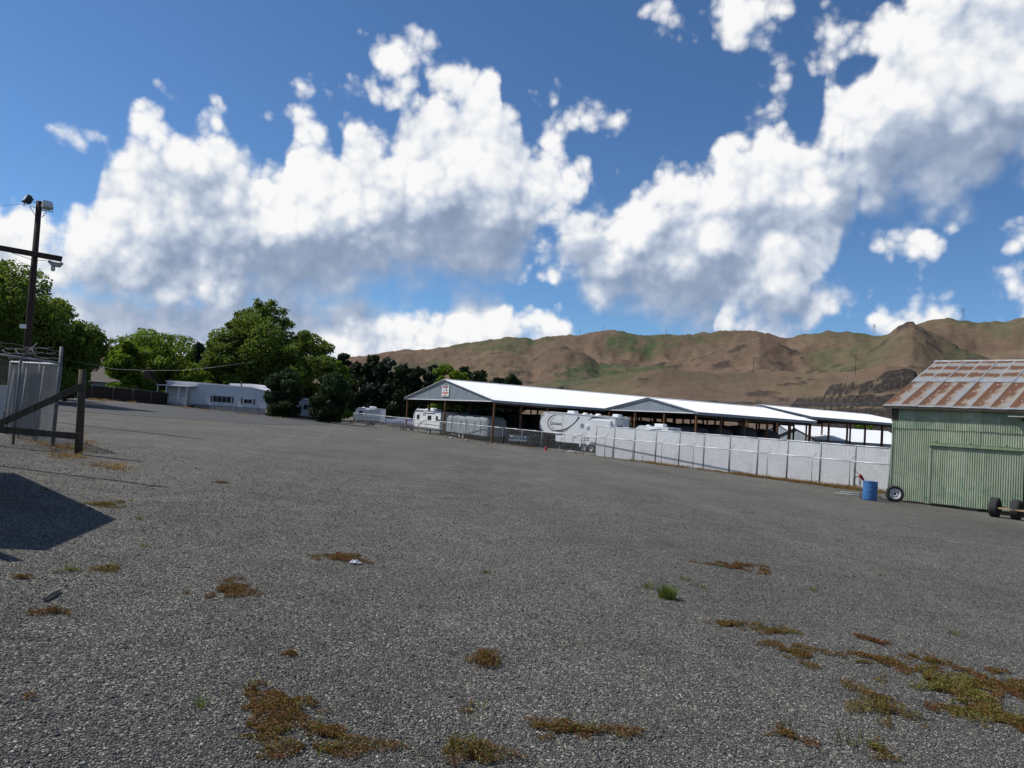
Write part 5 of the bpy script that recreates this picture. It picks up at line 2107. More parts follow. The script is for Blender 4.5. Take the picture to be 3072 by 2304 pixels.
def crown_points(lobes, n, rng, shell=0.55):
    """points in a crown made of many lumps: denser towards each lump's skin"""
    vol = np.array([l[3] * l[4] * l[5] for l in lobes]) ** 0.75
    cnt = rng.multinomial(n, vol / vol.sum())
    P, T_ = [], []
    for (cx, cy, cz, rx, ry, rz), k in zip(lobes, cnt):
        d = rng.normal(size=(k, 3))
        d /= np.linalg.norm(d, axis=1, keepdims=True)
        r = shell + (1.06 - shell) * rng.random(k) ** 0.6
        lump = 1 + 0.16 * np.sin(d[:, 0] * 7 + cx) * np.sin(d[:, 1] * 6 + cy) * np.sin(d[:, 2] * 8 + cz)
        q = d * (r * lump)[:, None] * np.array([rx, ry, rz]) + np.array([cx, cy, cz])
        P.append(q)
        T_.append(np.clip(0.45 + 0.30 * rng.normal(size=k) + 0.25 * rng.normal(), 0, 1))
    return np.concatenate(P), np.concatenate(T_)


def make_lobes(W, H, base, rng, shape='round', n=26):
    """lumps filling a crown W wide, from base to H"""
    L = []
    for k in range(n):
        f = (k + rng.random()) / n
        z = base + (H - base) * f
        if shape == 'round':
            prof_ = math.sqrt(max(0.03, 1 - (2 * f - 0.85) ** 2 / 1.4))
        elif shape == 'oval':
            prof_ = math.sin(math.pi * min(1, max(0.04, f * 0.88 + 0.12))) ** 0.6
        else:                     # cone
            prof_ = (1 - f) ** 0.8 + 0.05
        R = W / 2 * prof_
        a = rng.random() * 2 * math.pi
        rad = R * (0.25 + 0.60 * rng.random() ** 0.6)
        lr = W * (0.12 + 0.10 * rng.random()) * (0.55 + 0.45 * prof_)
        L.append((rad * math.cos(a), rad * math.sin(a), z, lr * (0.9 + 0.3 * rng.random()), lr * (0.9 + 0.3 * rng.random()), lr * (0.6 + 0.25 * rng.random())))
    return L


def build_tree(name, label, px, Y, W, ztop_py, kind, shape='round', nleaf=9000, leaf=0.26, base=0.25, seed=1, group=None, cat='tree', trunk=True, gz=None, dx=0.0, nl=26, trunk_r=None):
    x, y = xy(px, Y, ztop_py)
    g = float(zg(x, y)) if gz is None else gz
    H = at(px, ztop_py, Y).z - g
    rng = np.random.default_rng(seed)
    t = thing(name, label, cat, (x, y, g), rng.random() * 6.28, group)
    b0 = H * base
    lobes = make_lobes(W, H - 0.06 * H, b0, rng, shape, nl)
    if trunk:
        mb = MB()
        r0 = trunk_r or max(0.12, H * 0.022)
        bend = rng.normal(size=(5, 2)) * H * 0.012
        pts = [(bend[i][0] * i / 4, bend[i][1] * i / 4, -0.2 + H * 0.78 * i / 4) for i in range(5)]
        mb.tube(pts, [r0 * 1.25, r0, r0 * 0.75, r0 * 0.5, r0 * 0.2], 9)
        tr = mb.build('trunk', BARK, t)
        for k, l in enumerate(lobes[::2]):
            mb = MB()
            f = min(0.75, max(0.18, (l[2] / H) * 0.62))
            p0 = Vector((0, 0, H * 0.78 * f))
            p2 = Vector(l[:3])
            p1 = (p0 + p2) / 2 + Vector((0, 0, -0.06 * H * (1 if shape == 'cone' else -0.4)))
            mb.tube([p0, p1, p2], [r0 * 0.42, r0 * 0.26, r0 * 0.08], 6)
            mb.build('limb', BARK, tr)
    P, tint = crown_points(lobes, nleaf, rng)
    # stray sprays that break the outline
    m = nleaf // 9
    l2 = [lobes[i] for i in rng.integers(0, len(lobes), 40)]
    spr = []
    for l in l2:
        d = rng.normal(size=3)
        d[2] = abs(d[2]) * 0.8
        d /= np.linalg.norm(d)
        c = np.array(l[:3]) + d * np.array(l[3:]) * (1.05 + 0.25 * rng.random())
        spr.append(c + rng.normal(size=(m // 40 + 1, 3)) * W * 0.022)
    spr = np.concatenate(spr)
    keep = spr[:, 2] < H
    P = np.concatenate([P, spr[keep]])
    tint = np.concatenate([tint, np.clip(0.5 + 0.3 * rng.normal(size=keep.sum()), 0, 1)])
    ok = P[:, 2] > b0 * 0.55
    P, tint = P[ok], tint[ok]
    S = leaf * (0.6 + 0.8 * rng.random(len(P)))
    V, F = leaf_cards(P, S, rng, 1.0 if shape != 'cone' else 1.3)
    me = raw_mesh('crown', V, F, 4, LEAF[kind], np.repeat(tint, 4))
    o = bpy.data.objects.new('crown', me)
    COL.objects.link(o)
    o.parent = t
    return t


# left edge, near the light pole
build_tree('broadleaf_tree', 'tall broadleaf tree behind the floodlight pole', 20, 58, 11.5, 788, 'mid', 'round', 34000, 0.135, 0.12, 3, nl=34)
build_tree('broadleaf_tree', 'rounded broadleaf tree between floodlight pole and brown-roofed house', 165, 60, 7.4, 895, 'mid', 'round', 26000, 0.13, 0.10, 5, nl=28)
build_tree('broadleaf_tree', 'grey-green tree whose branches hang over the brown house roof', 214, 66, 3.8, 985, 'grey', 'round', 13000, 0.16, 0.10, 6, nl=22)
build_tree('broadleaf_tree', 'dark broadleaf tree at the back of the left thicket', -60, 72, 13, 850, 'dark', 'round', 14000, 0.22, 0.05, 8, nl=30)
# bushy trees behind the mobile home
build_tree('broadleaf_tree', 'smaller leafy tree covering the end of the brown house roof', 396, 106, 6.6, 1022, 'bright', 'round', 12000, 0.30, 0.05, 11, nl=24)
build_tree('broadleaf_tree', 'bright green bushy tree with a wide crown left of the mobile home roof', 495, 126, 15.5, 1006, 'bright', 'round', 24000, 0.24, 0.04, 12, nl=32)
build_tree('broadleaf_tree', 'lower yellow-green tree behind the brown-roofed house', 345, 150, 9, 1035, 'bright', 'round', 9000, 0.30, 0.05, 14, nl=22)
build_tree('spruce_tree', 'slim blue-green spruce between the bushy tree and the tallest tree', 592, 150, 7.5, 1022, 'conifer', 'cone', 9000, 0.26, 0.04, 21, 'conifers behind the mobile home', nl=30)
build_tree('spruce_tree', 'taller blue-green spruce beside the tallest broadleaf tree', 644, 148, 8.5, 1010, 'conifer', 'cone', 9000, 0.26, 0.04, 22, 'conifers behind the mobile home', nl=30)
# the tallest tree and its right shoulder
build_tree('broadleaf_tree', 'tallest broadleaf tree rising above the mobile home', 800, 128, 15.0, 900, 'mid', 'oval', 42000, 0.23, 0.06, 31, nl=48)
build_tree('broadleaf_tree', 'sloping right-hand companion of the tallest broadleaf tree', 930, 126, 11.5, 990, 'mid', 'round', 24000, 0.23, 0.05, 32, nl=32)
build_tree('broadleaf_tree', 'low left-hand companion of the tallest broadleaf tree', 700, 124, 9.0, 1000, 'mid', 'round', 18000, 0.23, 0.05, 33, nl=28)
build_tree('broadleaf_tree', 'light green bush tree filling gap between tallest tree and dark conifers', 1008, 128, 6.5, 1075, 'bright', 'round', 7000, 0.28, 0.05, 34, nl=20)
# two dark round junipers at the edge of the lot
build_tree('juniper', 'dark rounded juniper touching the end of the mobile home', 862, 100, 5.2, 1102, 'juniper', 'oval', 24000, 0.12, 0.03, 41, 'dark junipers at the lot edge', nl=30)
build_tree('juniper', 'dark rounded juniper beside the start of the low fence', 1000, 96, 5.6, 1115, 'juniper', 'oval', 24000, 0.12, 0.03, 42, 'dark junipers at the lot edge', nl=30)
# dark conifer row behind the long barn
ROW = [(1030, 1058, 6.5), (1080, 1080, 7.5), (1120, 1060, 7.0), (1165, 1068, 8.5), (1212, 1088, 8.0), (1255, 1100, 7.5), (1300, 1092, 8.5), (1395, 1098, 8.0), (1440, 1108, 9.5), (1490, 1128, 8.5), (1540, 1122, 9.0)]
ORD = ['first', 'second', 'third', 'fourth', 'fifth', 'sixth', 'seventh']
for i, (px, py, w) in enumerate(ROW):
    lb_ = '%s dark pine in the row counted from the light green bush tree' % ORD[i] if i < 7 else '%s dark pine behind the barn roof past the yellow-green tree' % ORD[i - 7]
    build_tree('pine_tree', lb_, px, 138 + 9 * ((i * 7) % 4) / 3, w, py, 'dark' if i % 3 else 'conifer', 'oval' if i % 2 else 'cone', 9000, 0.30, 0.03, 60 + i, 'dark pine row', nl=26)
build_tree('broadleaf_tree', 'yellow-green tree standing among the dark pines behind the sign gable', 1350, 134, 8.5, 1094, 'bright', 'round', 9000, 0.28, 0.05, 81, nl=22)
build_tree('shrub', 'dark shrub on hillside just above the long white roof', 1690, 180, 5.5, 1160, 'dark', 'round', 3000, 0.3, 0.02, 91, cat='shrub', trunk=False)
build_tree('shrub', 'small dark shrub beside rock outcrop above long white roof', 1742, 182, 3.6, 1168, 'dark', 'round', 2000, 0.3, 0.02, 92, cat='shrub', trunk=False)
build_tree('shrub', 'green shrub on slope between far barn roof and green shed', 2590, 150, 6.0, 1240, 'bright', 'round', 3500, 0.25, 0.02, 93, cat='shrub', trunk=False)
# hedge by the dark fence
build_tree('hedge', 'clipped green hedge between the dark fence and the mobile home porch', 452, 108, 3.2, 1158, 'bright', 'round', 5000, 0.16, 0.02, 95, cat='hedge', trunk=False)
build_tree('hedge', 'darker low hedge next to the mobile home corner', 486, 109, 2.4, 1172, 'mid', 'round', 3500, 0.16, 0.02, 96, cat='hedge', trunk=False)

# ------------------------------------------------------------------ left edge: light pole, gate, fences
def build_light_pole():
    Y = 30.0
    top = at(118, 604, Y)
    bx, by = xy(66, Y, 1230)
    g = float(zg(bx, by))
    H = top.z - g
    t = thing('light_pole', 'tall dark wooden pole with crossarm and two floodlights on top', 'light pole', (bx, by, g))
    dx = top.x - bx
    tarpole = mat_wood('tarred_pole', (0.030, 0.022, 0.020), (0.060, 0.042, 0.036), 0.7)
    mb = MB()
    mb.tube([(0, 0, -0.3), (dx * 0.5, 0, H * 0.5), (dx, 0, H)], [0.15, 0.125, 0.105], 14)
    mb.build('pole', tarpole, t)
    a, b = at(-60, 733, Y - 0.18), at(184, 777, Y - 0.18)
    o = Vector((bx, by, g))
    mb = MB()
    mb.bar(a - o, b - o, 0.12, 0.22)
    mb.build('crossarm', tarpole, t, bevel=0.008)
    mb = MB()
    q = [at(x, y, Y - 0.25) - o for x, y in ((-60, 740), (30, 757), (70, 770), (95, 779), (118, 781), (140, 781))]
    mb.tube(q, 0.011, 5)
    mb.tube([at(0, 617, Y) - o, at(75, 611, Y) - o], 0.007, 4)
    mb.build('cable', BLACK, t)

    def flood(px, py, tilt, yaw, sunlit):
        p = at(px, py, Y - 0.05) - o
        e = bpy.data.objects.new('floodlight', None)
        COL.objects.link(e)
        e.parent = t
        e.location = p
        e.rotation_euler = (tilt, 0, yaw)
        mb = MB()
        mb.prism(rounded([(-0.19, -0.15), (0.19, -0.15), (0.17, 0.17), (-0.17, 0.17)], 0.03, 3), -0.13, 0.02)
        mb.prism([(-0.15, -0.11), (0.15, -0.11), (0.13, 0.13), (-0.13, 0.13)], 0.02, 0.13)
        mb.box((0, 0.02, 0.19), (0.07, 0.10, 0.05))
        mb.build('housing', BLACK if not sunlit else mat('sunlit_housing', (0.40, 0.40, 0.40), 0.5, 0.2, 8), e)  # paler housing on one floodlight paints in the sun falling on it
        mb = MB()
        mb.box((0, -0.136, 0.01), (0.30, 0.012, 0.25))
        mb.build('lens', mat('lamp_glass', (0.55, 0.56, 0.58), 0.15, 0.05), e)
        mb = MB()
        mb.tube([(-0.21, 0, 0.0), (-0.21, 0.02, -0.24), (0.21, 0.02, -0.24), (0.21, 0, 0.0)], 0.014, 6)
        mb.build('yoke', BLACK, e)
    flood(84, 600, math.radians(-24), math.radians(-38), False)
    flood(141, 618, math.radians(-28), math.radians(52), True)
    mb = MB()
    P = lambda x, y: at(x, y, Y) - o
    for (p, q) in (((88, 618), (108, 650)), ((92, 618), (110, 624)), ((124, 630), (140, 634)), ((126, 652), (140, 636)), ((100, 607), (112, 607))):
        mb.tube([P(*p), P(*q)], 0.014, 5)
    mb.build('bracket', BLACK, t)
    # security lamp under the arm end
    mb = MB()
    mb.tube([P(146, 783), P(158, 792), P(178, 795), P(188, 790)], [0.05, 0.10, 0.11, 0.05], 10)
    mb.build('sensor_housing', mat('grey_housing', (0.30, 0.30, 0.30), 0.5, 0.15), t)
    mb = MB()
    c = P(159, 806)
    mb.lathe([(0.0, 0.11), (0.07, 0.10), (0.085, 0.0), (0.07, -0.09), (0.0, -0.11)], 12, c=c)
    mb.build('lamp_globe', mat('lamp_grey', (0.42, 0.42, 0.43), 0.3, 0.1), t)
    # meter box low on the pole
    mb = MB()
    c = P(72, 981)
    mb.box(c + Vector((0.1, -0.2, 0)), (0.22, 0.12, 0.16))
    mb.build('meter_box', GALV, t, bevel=0.01)


build_light_pole()


def build_wood_brace():
    p = gp(236, 1362)
    Y = p.y
    t = thing('wooden_fence', 'dark wooden fence end: round post with diagonal brace and bottom rail', 'fence', p)
    o = Vector(p)
    top = at(248, 1109, Y) - o
    mb = MB()
    mb.tube([(0, 0, -0.2), top * 0.5, top], [0.088, 0.084, 0.080], 14)
    mb.build('post', OLDWOOD, t)
    mb = MB()
    mb.bar(at(246, 1158, Y - 0.09) - o, at(-60, 1298, Y - 0.09) - o, 0.05, 0.15)
    mb.build('brace', OLDWOOD, t, bevel=0.006)
    mb = MB()
    mb.bar(at(240, 1309, Y - 0.10) - o, at(-60, 1284, Y - 0.10) - o, 0.05, 0.15)
    mb.build('rail', OLDWOOD, t, bevel=0.006)


build_wood_brace()


DGALV = mat('old_galvanised', (0.13, 0.135, 0.14), 0.7, 0.25, 6)


def build_left_chainlink():
    # panel facing the camera, up to the corner post
    Y = 19.5
    c = gp(158, 1338)
    A = Vector((*xy(-120, c.y - 1.5, 1330), 0))
    B = Vector((c.x, c.y, 0))
    zt = at(180, 1090, c.y).z
    t = thing('barbed_fence', 'galvanised chain-link fence corner topped with barbed wire behind wooden brace', 'fence', (B.x, B.y, 0))
    o = Vector((B.x, B.y, 0))
    zb = float(zg(B.x, B.y))
    zA = zt + 0.12
    mb = MB()
    mb.tube([(0, 0, zb - 0.1), (0, 0, at(187, 1040, c.y).z)], 0.045, 10)
    mb.build('corner_post', DGALV, t)
    D = (B - A)
    for f in (0.45, 0.9):
        q = -D * f
        mb = MB()
        mb.tube([(q.x, q.y, zb - 0.1), (q.x, q.y, zt + 0.10 * f)], 0.032, 8)
        mb.tube([(q.x, q.y, zt + 0.10 * f), (q.x + 0.2, q.y + 0.25, zt + 0.45)], 0.016, 6)
        mb.build('post', DGALV, t)
    mb = MB()
    mb.tube([(0, 0, zt), (-D.x, -D.y, zA)], 0.028, 8)
    mb.build('top_rail', GALV_DULL, t)
    mb = MB()
    wires(mb, -D, Vector((0, 0, 0)), zb + 0.02, zt, 0.075, 0.0024)
    mb.build('mesh', WIRE, t, kind='stuff', recalc=False)
    # second run going back from the corner
    e_ = at(30, 1107, c.y + 4.5)
    E = Vector((e_.x - B.x, e_.y - B.y, 0))
    mb = MB()
    mb.tube([(0, 0, zt - 0.03), (E.x, E.y, zt + 0.1)], 0.026, 8)
    mb.build('top_rail', GALV, t)
    for f in (0.35, 0.7, 1.0):
        q = E * f
        mb = MB()
        mb.tube([(q.x, q.y, zb - 0.1), (q.x, q.y, zt + 0.1 * f)], 0.03, 8)
        mb.tube([(q.x, q.y, zt + 0.1 * f), (q.x - 0.25, q.y - 0.05, zt + 0.1 * f + 0.36)], 0.016, 6)
        mb.build('post', DGALV, t)
    mb = MB()
    wires(mb, Vector((0, 0, 0)), E, zb + 0.02, zt, 0.075, 0.0024)
    mb.build('mesh', WIRE, t, kind='stuff', recalc=False)
    # barbed strands
    mb = MB()
    for k in range(3):
        z = 0.12 + 0.13 * k
        pts = []
        for i in range(13):
            f = i / 12
            q = E * f
            pts.append((q.x - 0.08 * (k + 1) * 0.9, q.y, zt + 0.1 * f + z + 0.02 * math.sin(i * 2.1 + k)))
        mb.tube(pts, 0.007, 4)
        pts = []
        for i in range(13):
            f = i / 12
            q = -D * f
            pts.append((q.x, q.y + 0.06 * k, zt + 0.1 * f + z * 0.8 + 0.015 * math.sin(i * 1.7 + k)))
        mb.tube(pts, 0.007, 4)
        for i in range(26):
            f = i / 26
            q = E * f
            mb.tube([(q.x - 0.08 * (k + 1) * 0.9 - 0.03, q.y, zt + 0.1 * f + z - 0.03), (q.x - 0.08 * (k + 1) * 0.9 + 0.03, q.y, zt + 0.1 * f + z + 0.03)], 0.005, 3)
    mb.build('barbed_wire', mat('old_wire', (0.10, 0.10, 0.10), 0.7, 0.2), t)
    # three spare gate panels leaning in the corner
    for k, (px0, px1, py, dY, lb) in enumerate(((74, 126, 1104, 1.2, 'largest galvanised mesh gate panel leaning inside fence corner'),
                                                 (36, 72, 1108, 2.2, 'narrow galvanised mesh gate panel behind the largest panel'),
                                                 (126, 178, 1098, 0.6, 'mesh gate panel leaning closest to the corner post'))):
        Yp = c.y + dY
        a, b = at(px0, py, Yp), at(px1, py + (0 if k else 4), Yp)
        g0 = float(zg(a.x, a.y))
        p = thing('gate_panel', lb, 'gate', (a.x, a.y, g0), group='spare mesh gate panels')
        w = b - Vector((a.x, a.y, a.z))
        w.z = 0
        hgt = a.z - g0
        mb = MB()
        mb.tube([(0, 0, 0.0), (0, 0.1, hgt), (w.x, w.y + 0.1, hgt), (w.x, w.y, 0.0), (0, 0, 0.0)], 0.024, 8)
        mb.tube([(0, 0.05, hgt * 0.5), (w.x, w.y + 0.05, hgt * 0.5)], 0.018, 6)
        mb.build('frame', DGALV, p)
        mb = MB()
        wires(mb, Vector((0, 0.05, 0)), Vector((w.x, w.y + 0.05, 0)), 0.03, hgt - 0.03, 0.06, 0.0035)
        mb.build('mesh', WIRE, p, kind='stuff', recalc=False)
        if k < 2:
            cs = corr_sheet(w.length * 0.98, hgt * 0.92, 0.08, 0.012, mat('old_zinc_sheet', (0.13, 0.14, 0.15), 0.6, 0.2, 2, metal=0.1), 'corrugated_sheet')
            put('backing_sheet', cs, p, (0, 0.16, 0.04), (0, 0, math.atan2(w.y, w.x)))
    # dark crate and odds and ends behind
    q = gp(56, 1284)
    b = thing('wooden_crate', 'dark brown wooden crate on the ground inside the fence corner', 'crate', q, 0.15)
    w0, h0 = 0.72, 0.50
    for k in range(4):
        mb = MB()
        mb.box((0, -0.27, 0.07 + k * 0.125), (w0, 0.025, 0.115))
        mb.build('slat', OLDWOOD, b)
        mb = MB()
        mb.box((0, 0.27, 0.07 + k * 0.125), (w0, 0.025, 0.115))
        mb.build('slat', OLDWOOD, b)
    mb = MB()
    for x in (-w0 / 2 + 0.04, w0 / 2 - 0.04):
        mb.box((x, 0, h0 / 2), (0.05, 0.50, h0))
    mb.box((0, 0, 0.03), (w0 - 0.1, 0.5, 0.02))
    mb.box((0, 0, h0 + 0.012), (w0, 0.56, 0.02))
    mb.build('crate_body', OLDWOOD, b)
    q = gp(18, 1262)
    b = thing('utility_cabinet', 'pale grey utility cabinet at the left of the gate panels', 'cabinet', q, 0.3)
    mb = MB()
    mb.box((0, 0, 0.65), (0.62, 0.5, 1.3))
    mb.build('case', mat('cabinet_grey', (0.30, 0.32, 0.34), 0.5, 0.15, 3, dirt=0.3), b, bevel=0.02)
    mb = MB()
    mb.box((0, -0.262, 0.68), (0.54, 0.02, 1.1))
    mb.box((0.2, -0.28, 0.7), (0.03, 0.03, 0.14))
    mb.build('door', mat('cabinet_grey', (0.30, 0.32, 0.34)), b)


build_left_chainlink()


# ------------------------------------------------------------------ small building off to the left whose shadow falls across the lot
def build_left_shed():
    k = 1 / math.tan(SUN_EL)
    H = 3.0

    def up(px, py, h=H):
        g = gp(px, py)
        return Vector((g.x + SUN_H.x * k * h, g.y + SUN_H.y * k * h, g.z + h))
    A, Tp, Bp = up(48, 1421), up(335, 1557), up(122, 1650)
    Cq = up(-120, 1640)
    base = float(zg(Tp.x, Tp.y))
    poly = [A, Tp, Bp, Cq, Vector((A.x - 3.0, A.y - 1.2, A.z))]
    cen = sum(poly, Vector()) / len(poly)
    t = thing('site_shed', 'flat-roofed shed beside the lot that throws the dark pointed shadow', 'shed', (cen.x, cen.y, base))
    o = Vector((cen.x, cen.y, base))
    zr = H
    mb = MB()
    pts = [(p.x - cen.x, p.y - cen.y) for p in poly]
    mb.prism(pts, zr - 0.10, zr, 'xy')
    mb.build('roof', GALV_DULL, t)
    mb = MB()
    mb.prism([(x * 0.9, y * 0.9) for x, y in pts], -0.2, zr - 0.10, 'xy')
    mb.build('wall', mat('site_shed_wall', (0.25, 0.24, 0.22), 0.7, 0.15, 1), t)
    mb = MB()
    v = up(42, 1682, 2.9) - o
    mb.tube([(v.x - 0.5, v.y + 0.3, v.z), (v.x, v.y, v.z)], 0.07, 8)
    mb.build('gutter_spout', GALV_DULL, t)
    # mast and its aerial
    m = gp(478, 1459)
    h = 5.2
    mp = Vector((m.x + SUN_H.x * k * h, m.y + SUN_H.y * k * h, base)) - o
    q = thing('mast', 'thin steel mast standing beside the flat-roofed shed', 'mast', (mp.x + o.x, mp.y + o.y, float(zg(mp.x + o.x, mp.y + o.y))))
    mb = MB()
    mb.tube([(0, 0, -0.2), (0, 0, h)], 0.06, 8)
    mb.build('pole', GALV_DULL, q)
    mb = MB()
    mb.tube([(0, -0.35, h - 0.25), (0, 0.1, h - 0.2)], 0.025, 6)
    mb.build('aerial', GALV_DULL, q)


build_left_shed()


# ------------------------------------------------------------------ houses behind the lot
def build_mobile_home():
    L0, R0 = gp(494, 1219), gp(794, 1244)
    L0 = Vector((*xy(494, 108.0, 1219), 0))
    R0 = Vector((*xy(796, 104.0, 1240), 0))
    d = R0 - L0
    L = d.length
    ang = math.atan2(d.y, d.x)
    gl, gr = float(zg(L0.x, L0.y)), float(zg(R0.x, R0.y))
    g = min(gl, gr) - 0.1
    t = thing('mobile_home', 'white mobile home with grey skirting, porch canopy and shuttered windows', 'house', (L0.x, L0.y, g), ang)
    H = at(500, 1142, 108.0).z - g
    H2 = at(796, 1172, 104.0).z - g
    W = 4.2
    sk = 1.05
    wallm = mat('mobile_home_white', (0.56, 0.58, 0.62), 0.5, 0.06, 0.8, dirt=0.15, dirtcol=(0.36, 0.35, 0.33))
    mb = MB()
    mb.prism([(0, sk), (L, sk), (L, H2 - 0.12), (L * 0.86, H - 0.35), (0, H - 0.12)], 0, W)
    mb.build('wall', wallm, t)
    mb = MB()
    n = 18
    for k in range(n):
        mb.box(((k + 0.5) * L / n, 0.03, sk / 2), (L / n - 0.03, 0.06, sk))
    mb.build('skirting', mat('skirting_grey', (0.25, 0.255, 0.265), 0.7, 0.12, 1.0, dirt=0.3), t)
    mb = MB()
    mb.prism([(-0.15, H - 0.13), (L * 0.86, H - 0.36), (L + 0.12, H2 - 0.13), (L + 0.12, H2 + 0.02), (L * 0.86, H - 0.18), (L * 0.4, H + 0.02), (0.3, H + 0.05), (-0.15, H - 0.02)], -0.12, W + 0.12)
    mb.build('roof', mat('mobile_roof', (0.66, 0.67, 0.69), 0.5, 0.06, 0.7), t)
    mb = MB()
    mb.tube([(L * 0.69, 1.4, H - 0.2), (L * 0.69, 1.4, H + 0.55)], 0.09, 8)
    mb.build('vent_pipe', BLACK, t)

    def win(x, z, w, h, pane):
        f = window(t, x, z, w, h, 0.0, pane, frame=wallm)
        return f
    win(L * 0.57, 1.98, 3.0, 0.95, 4)
    win(L * 0.825, 1.92, 1.3, 0.62, 2)
    for x in (L * 0.465, L * 0.675, L * 0.765, L * 0.885):
        mb = MB()
        hh = 0.95 if x < L * 0.7 else 0.80
        mb.box((x, -0.03, 1.95 if x < L * 0.7 else 1.9), (0.22, 0.05, hh))
        mb.build('shutter', mat('maroon_shutter', (0.07, 0.025, 0.028), 0.6, 0.15), t)
    # porch: canopy, posts, deck, railing
    mb = MB()
    mb.box((2.6, -1.0, H - 0.62), (5.2, 2.1, 0.06), Matrix.Rotation(0.05, 3, 'X'))
    mb.box((2.6, -2.04, H - 0.69), (5.2, 0.05, 0.12))
    mb.build('porch_canopy', mat('canopy_white', (0.56, 0.57, 0.58), 0.5, 0.06, 1), t)
    for x in (0.15, 1.6, 3.7, 5.05):
        mb = MB()
        mb.bar((x, -1.95, 0), (x, -1.95, H - 0.7), 0.09)
        mb.build('porch_post', WHITE, t)
    mb = MB()
    mb.box((2.9, -1.0, 0.8), (4.6, 2.0, 0.12))
    mb.box((2.9, -1.98, 0.4), (4.6, 0.04, 0.75))
    mb.build('porch_deck', mat('deck_grey', (0.28, 0.28, 0.28), 0.7, 0.15, 1), t)
    mb = MB()
    mb.box((3.2, -1.95, 1.72), (3.7, 0.05, 0.07))
    mb.box((3.2, -1.95, 0.95), (3.7, 0.05, 0.05))
    for k in range(20):
        mb.box((1.4 + k * 0.19, -1.95, 1.33), (0.04, 0.03, 0.72))
    mb.build('railing', WHITE, t)
    mb = MB()
    for k in range(9):
        for s in (-1, 1):
            x0 = 0.1 + 0.17 * k
            mb.bar((x0, -1.95, 0.9), (x0 + s * 0.5, -1.95, 1.9), 0.02)
    mb.build('lattice', WHITE, t)
    mb = MB()
    mb.box((3.9, -0.02, 1.85), (0.85, 0.05, 1.95))
    mb.build('door', mat('door_pale', (0.40, 0.40, 0.40), 0.5, 0.1), t)
    # rear addition with a pale roof
    mb = MB()
    mb.prism([(L * 0.45, 2.6), (L * 0.45, H + 0.25), (L * 0.66, H + 0.35), (L * 0.80, H - 0.05), (L * 0.80, 2.6)], W + 0.1, W + 3.5)
    mb.build('rear_addition', mat('mobile_roof', (0.66, 0.67, 0.69)), t)


build_mobile_home()


def build_house():
    D_ = 9.0
    Lft = Vector((*xy(60, 112.0, 1190), 0))
    g = float(zg(Lft.x, Lft.y))
    t = thing('brown_house', 'low brown house with a grey-brown shingle roof behind dark fence', 'house', (Lft.x, Lft.y, g), math.radians(-4))
    L = (Vector((*xy(392, 112.0, 1190), 0)) - Lft).length
    EZ = at(280, 1141, 112.0).z - g
    RZ = at(280, 1094, 116.5).z - g
    mb = MB()
    mb.box((L / 2, D_ / 2, EZ / 2), (L, D_, EZ))
    mb.build('wall', mat('brown_wall', (0.075, 0.058, 0.050), 0.8, 0.2, 1), t)
    sh = mat('shingle_roof', (0.105, 0.090, 0.080), 0.9, 0.25, 2.5, bump=0.4, bscale=12)
    n = 9
    sl = math.atan2(RZ - EZ, D_ / 2)
    for s in (0, 1):
        mb = MB()
        for k in range(n):
            f0, f1 = k / n, (k + 1.1) / n
            y0, y1 = -0.5 + (D_ / 2 + 0.5) * f0, -0.5 + (D_ / 2 + 0.5) * min(1, f1)
            z0, z1 = EZ - 0.5 * math.tan(sl) + (RZ - EZ + 0.5 * math.tan(sl)) * f0, EZ - 0.5 * math.tan(sl) + (RZ - EZ + 0.5 * math.tan(sl)) * min(1, f1)
            if s:
                y0, y1 = D_ - y0, D_ - y1
            mb.bar((L / 2, y0, z0 + 0.09), (L / 2, y1, z1 + 0.06), L + 1.0, 0.05)
        mb.build('roof_slope', sh, t)
    for x in (0.02, L - 0.02):
        mb = MB()
        mb.add([(x, 0, EZ - 0.01), (x, D_, EZ - 0.01), (x, D_ / 2, RZ)], [(0, 1, 2)])
        mb.build('gable', mat('brown_wall', (0.1, 0.1, 0.1)), t)
    for x in (2.2, 5.5, 9.5):
        window(t, x, 1.5, 1.3, 0.9, 0.0, 2, WHITE)
    mb = MB()
    mb.box((L * 0.78, -0.04, 1.25), (3.2, 0.06, 2.0))
    mb.build('garage_door', mat('slate_door', (0.10, 0.12, 0.15), 0.5, 0.1), t)
    mb = MB()
    mb.box((L * 0.62, -0.04, 1.05), (0.9, 0.06, 2.0))
    mb.build('door', mat('pale_door', (0.30, 0.36, 0.36), 0.5, 0.1), t)


build_house()


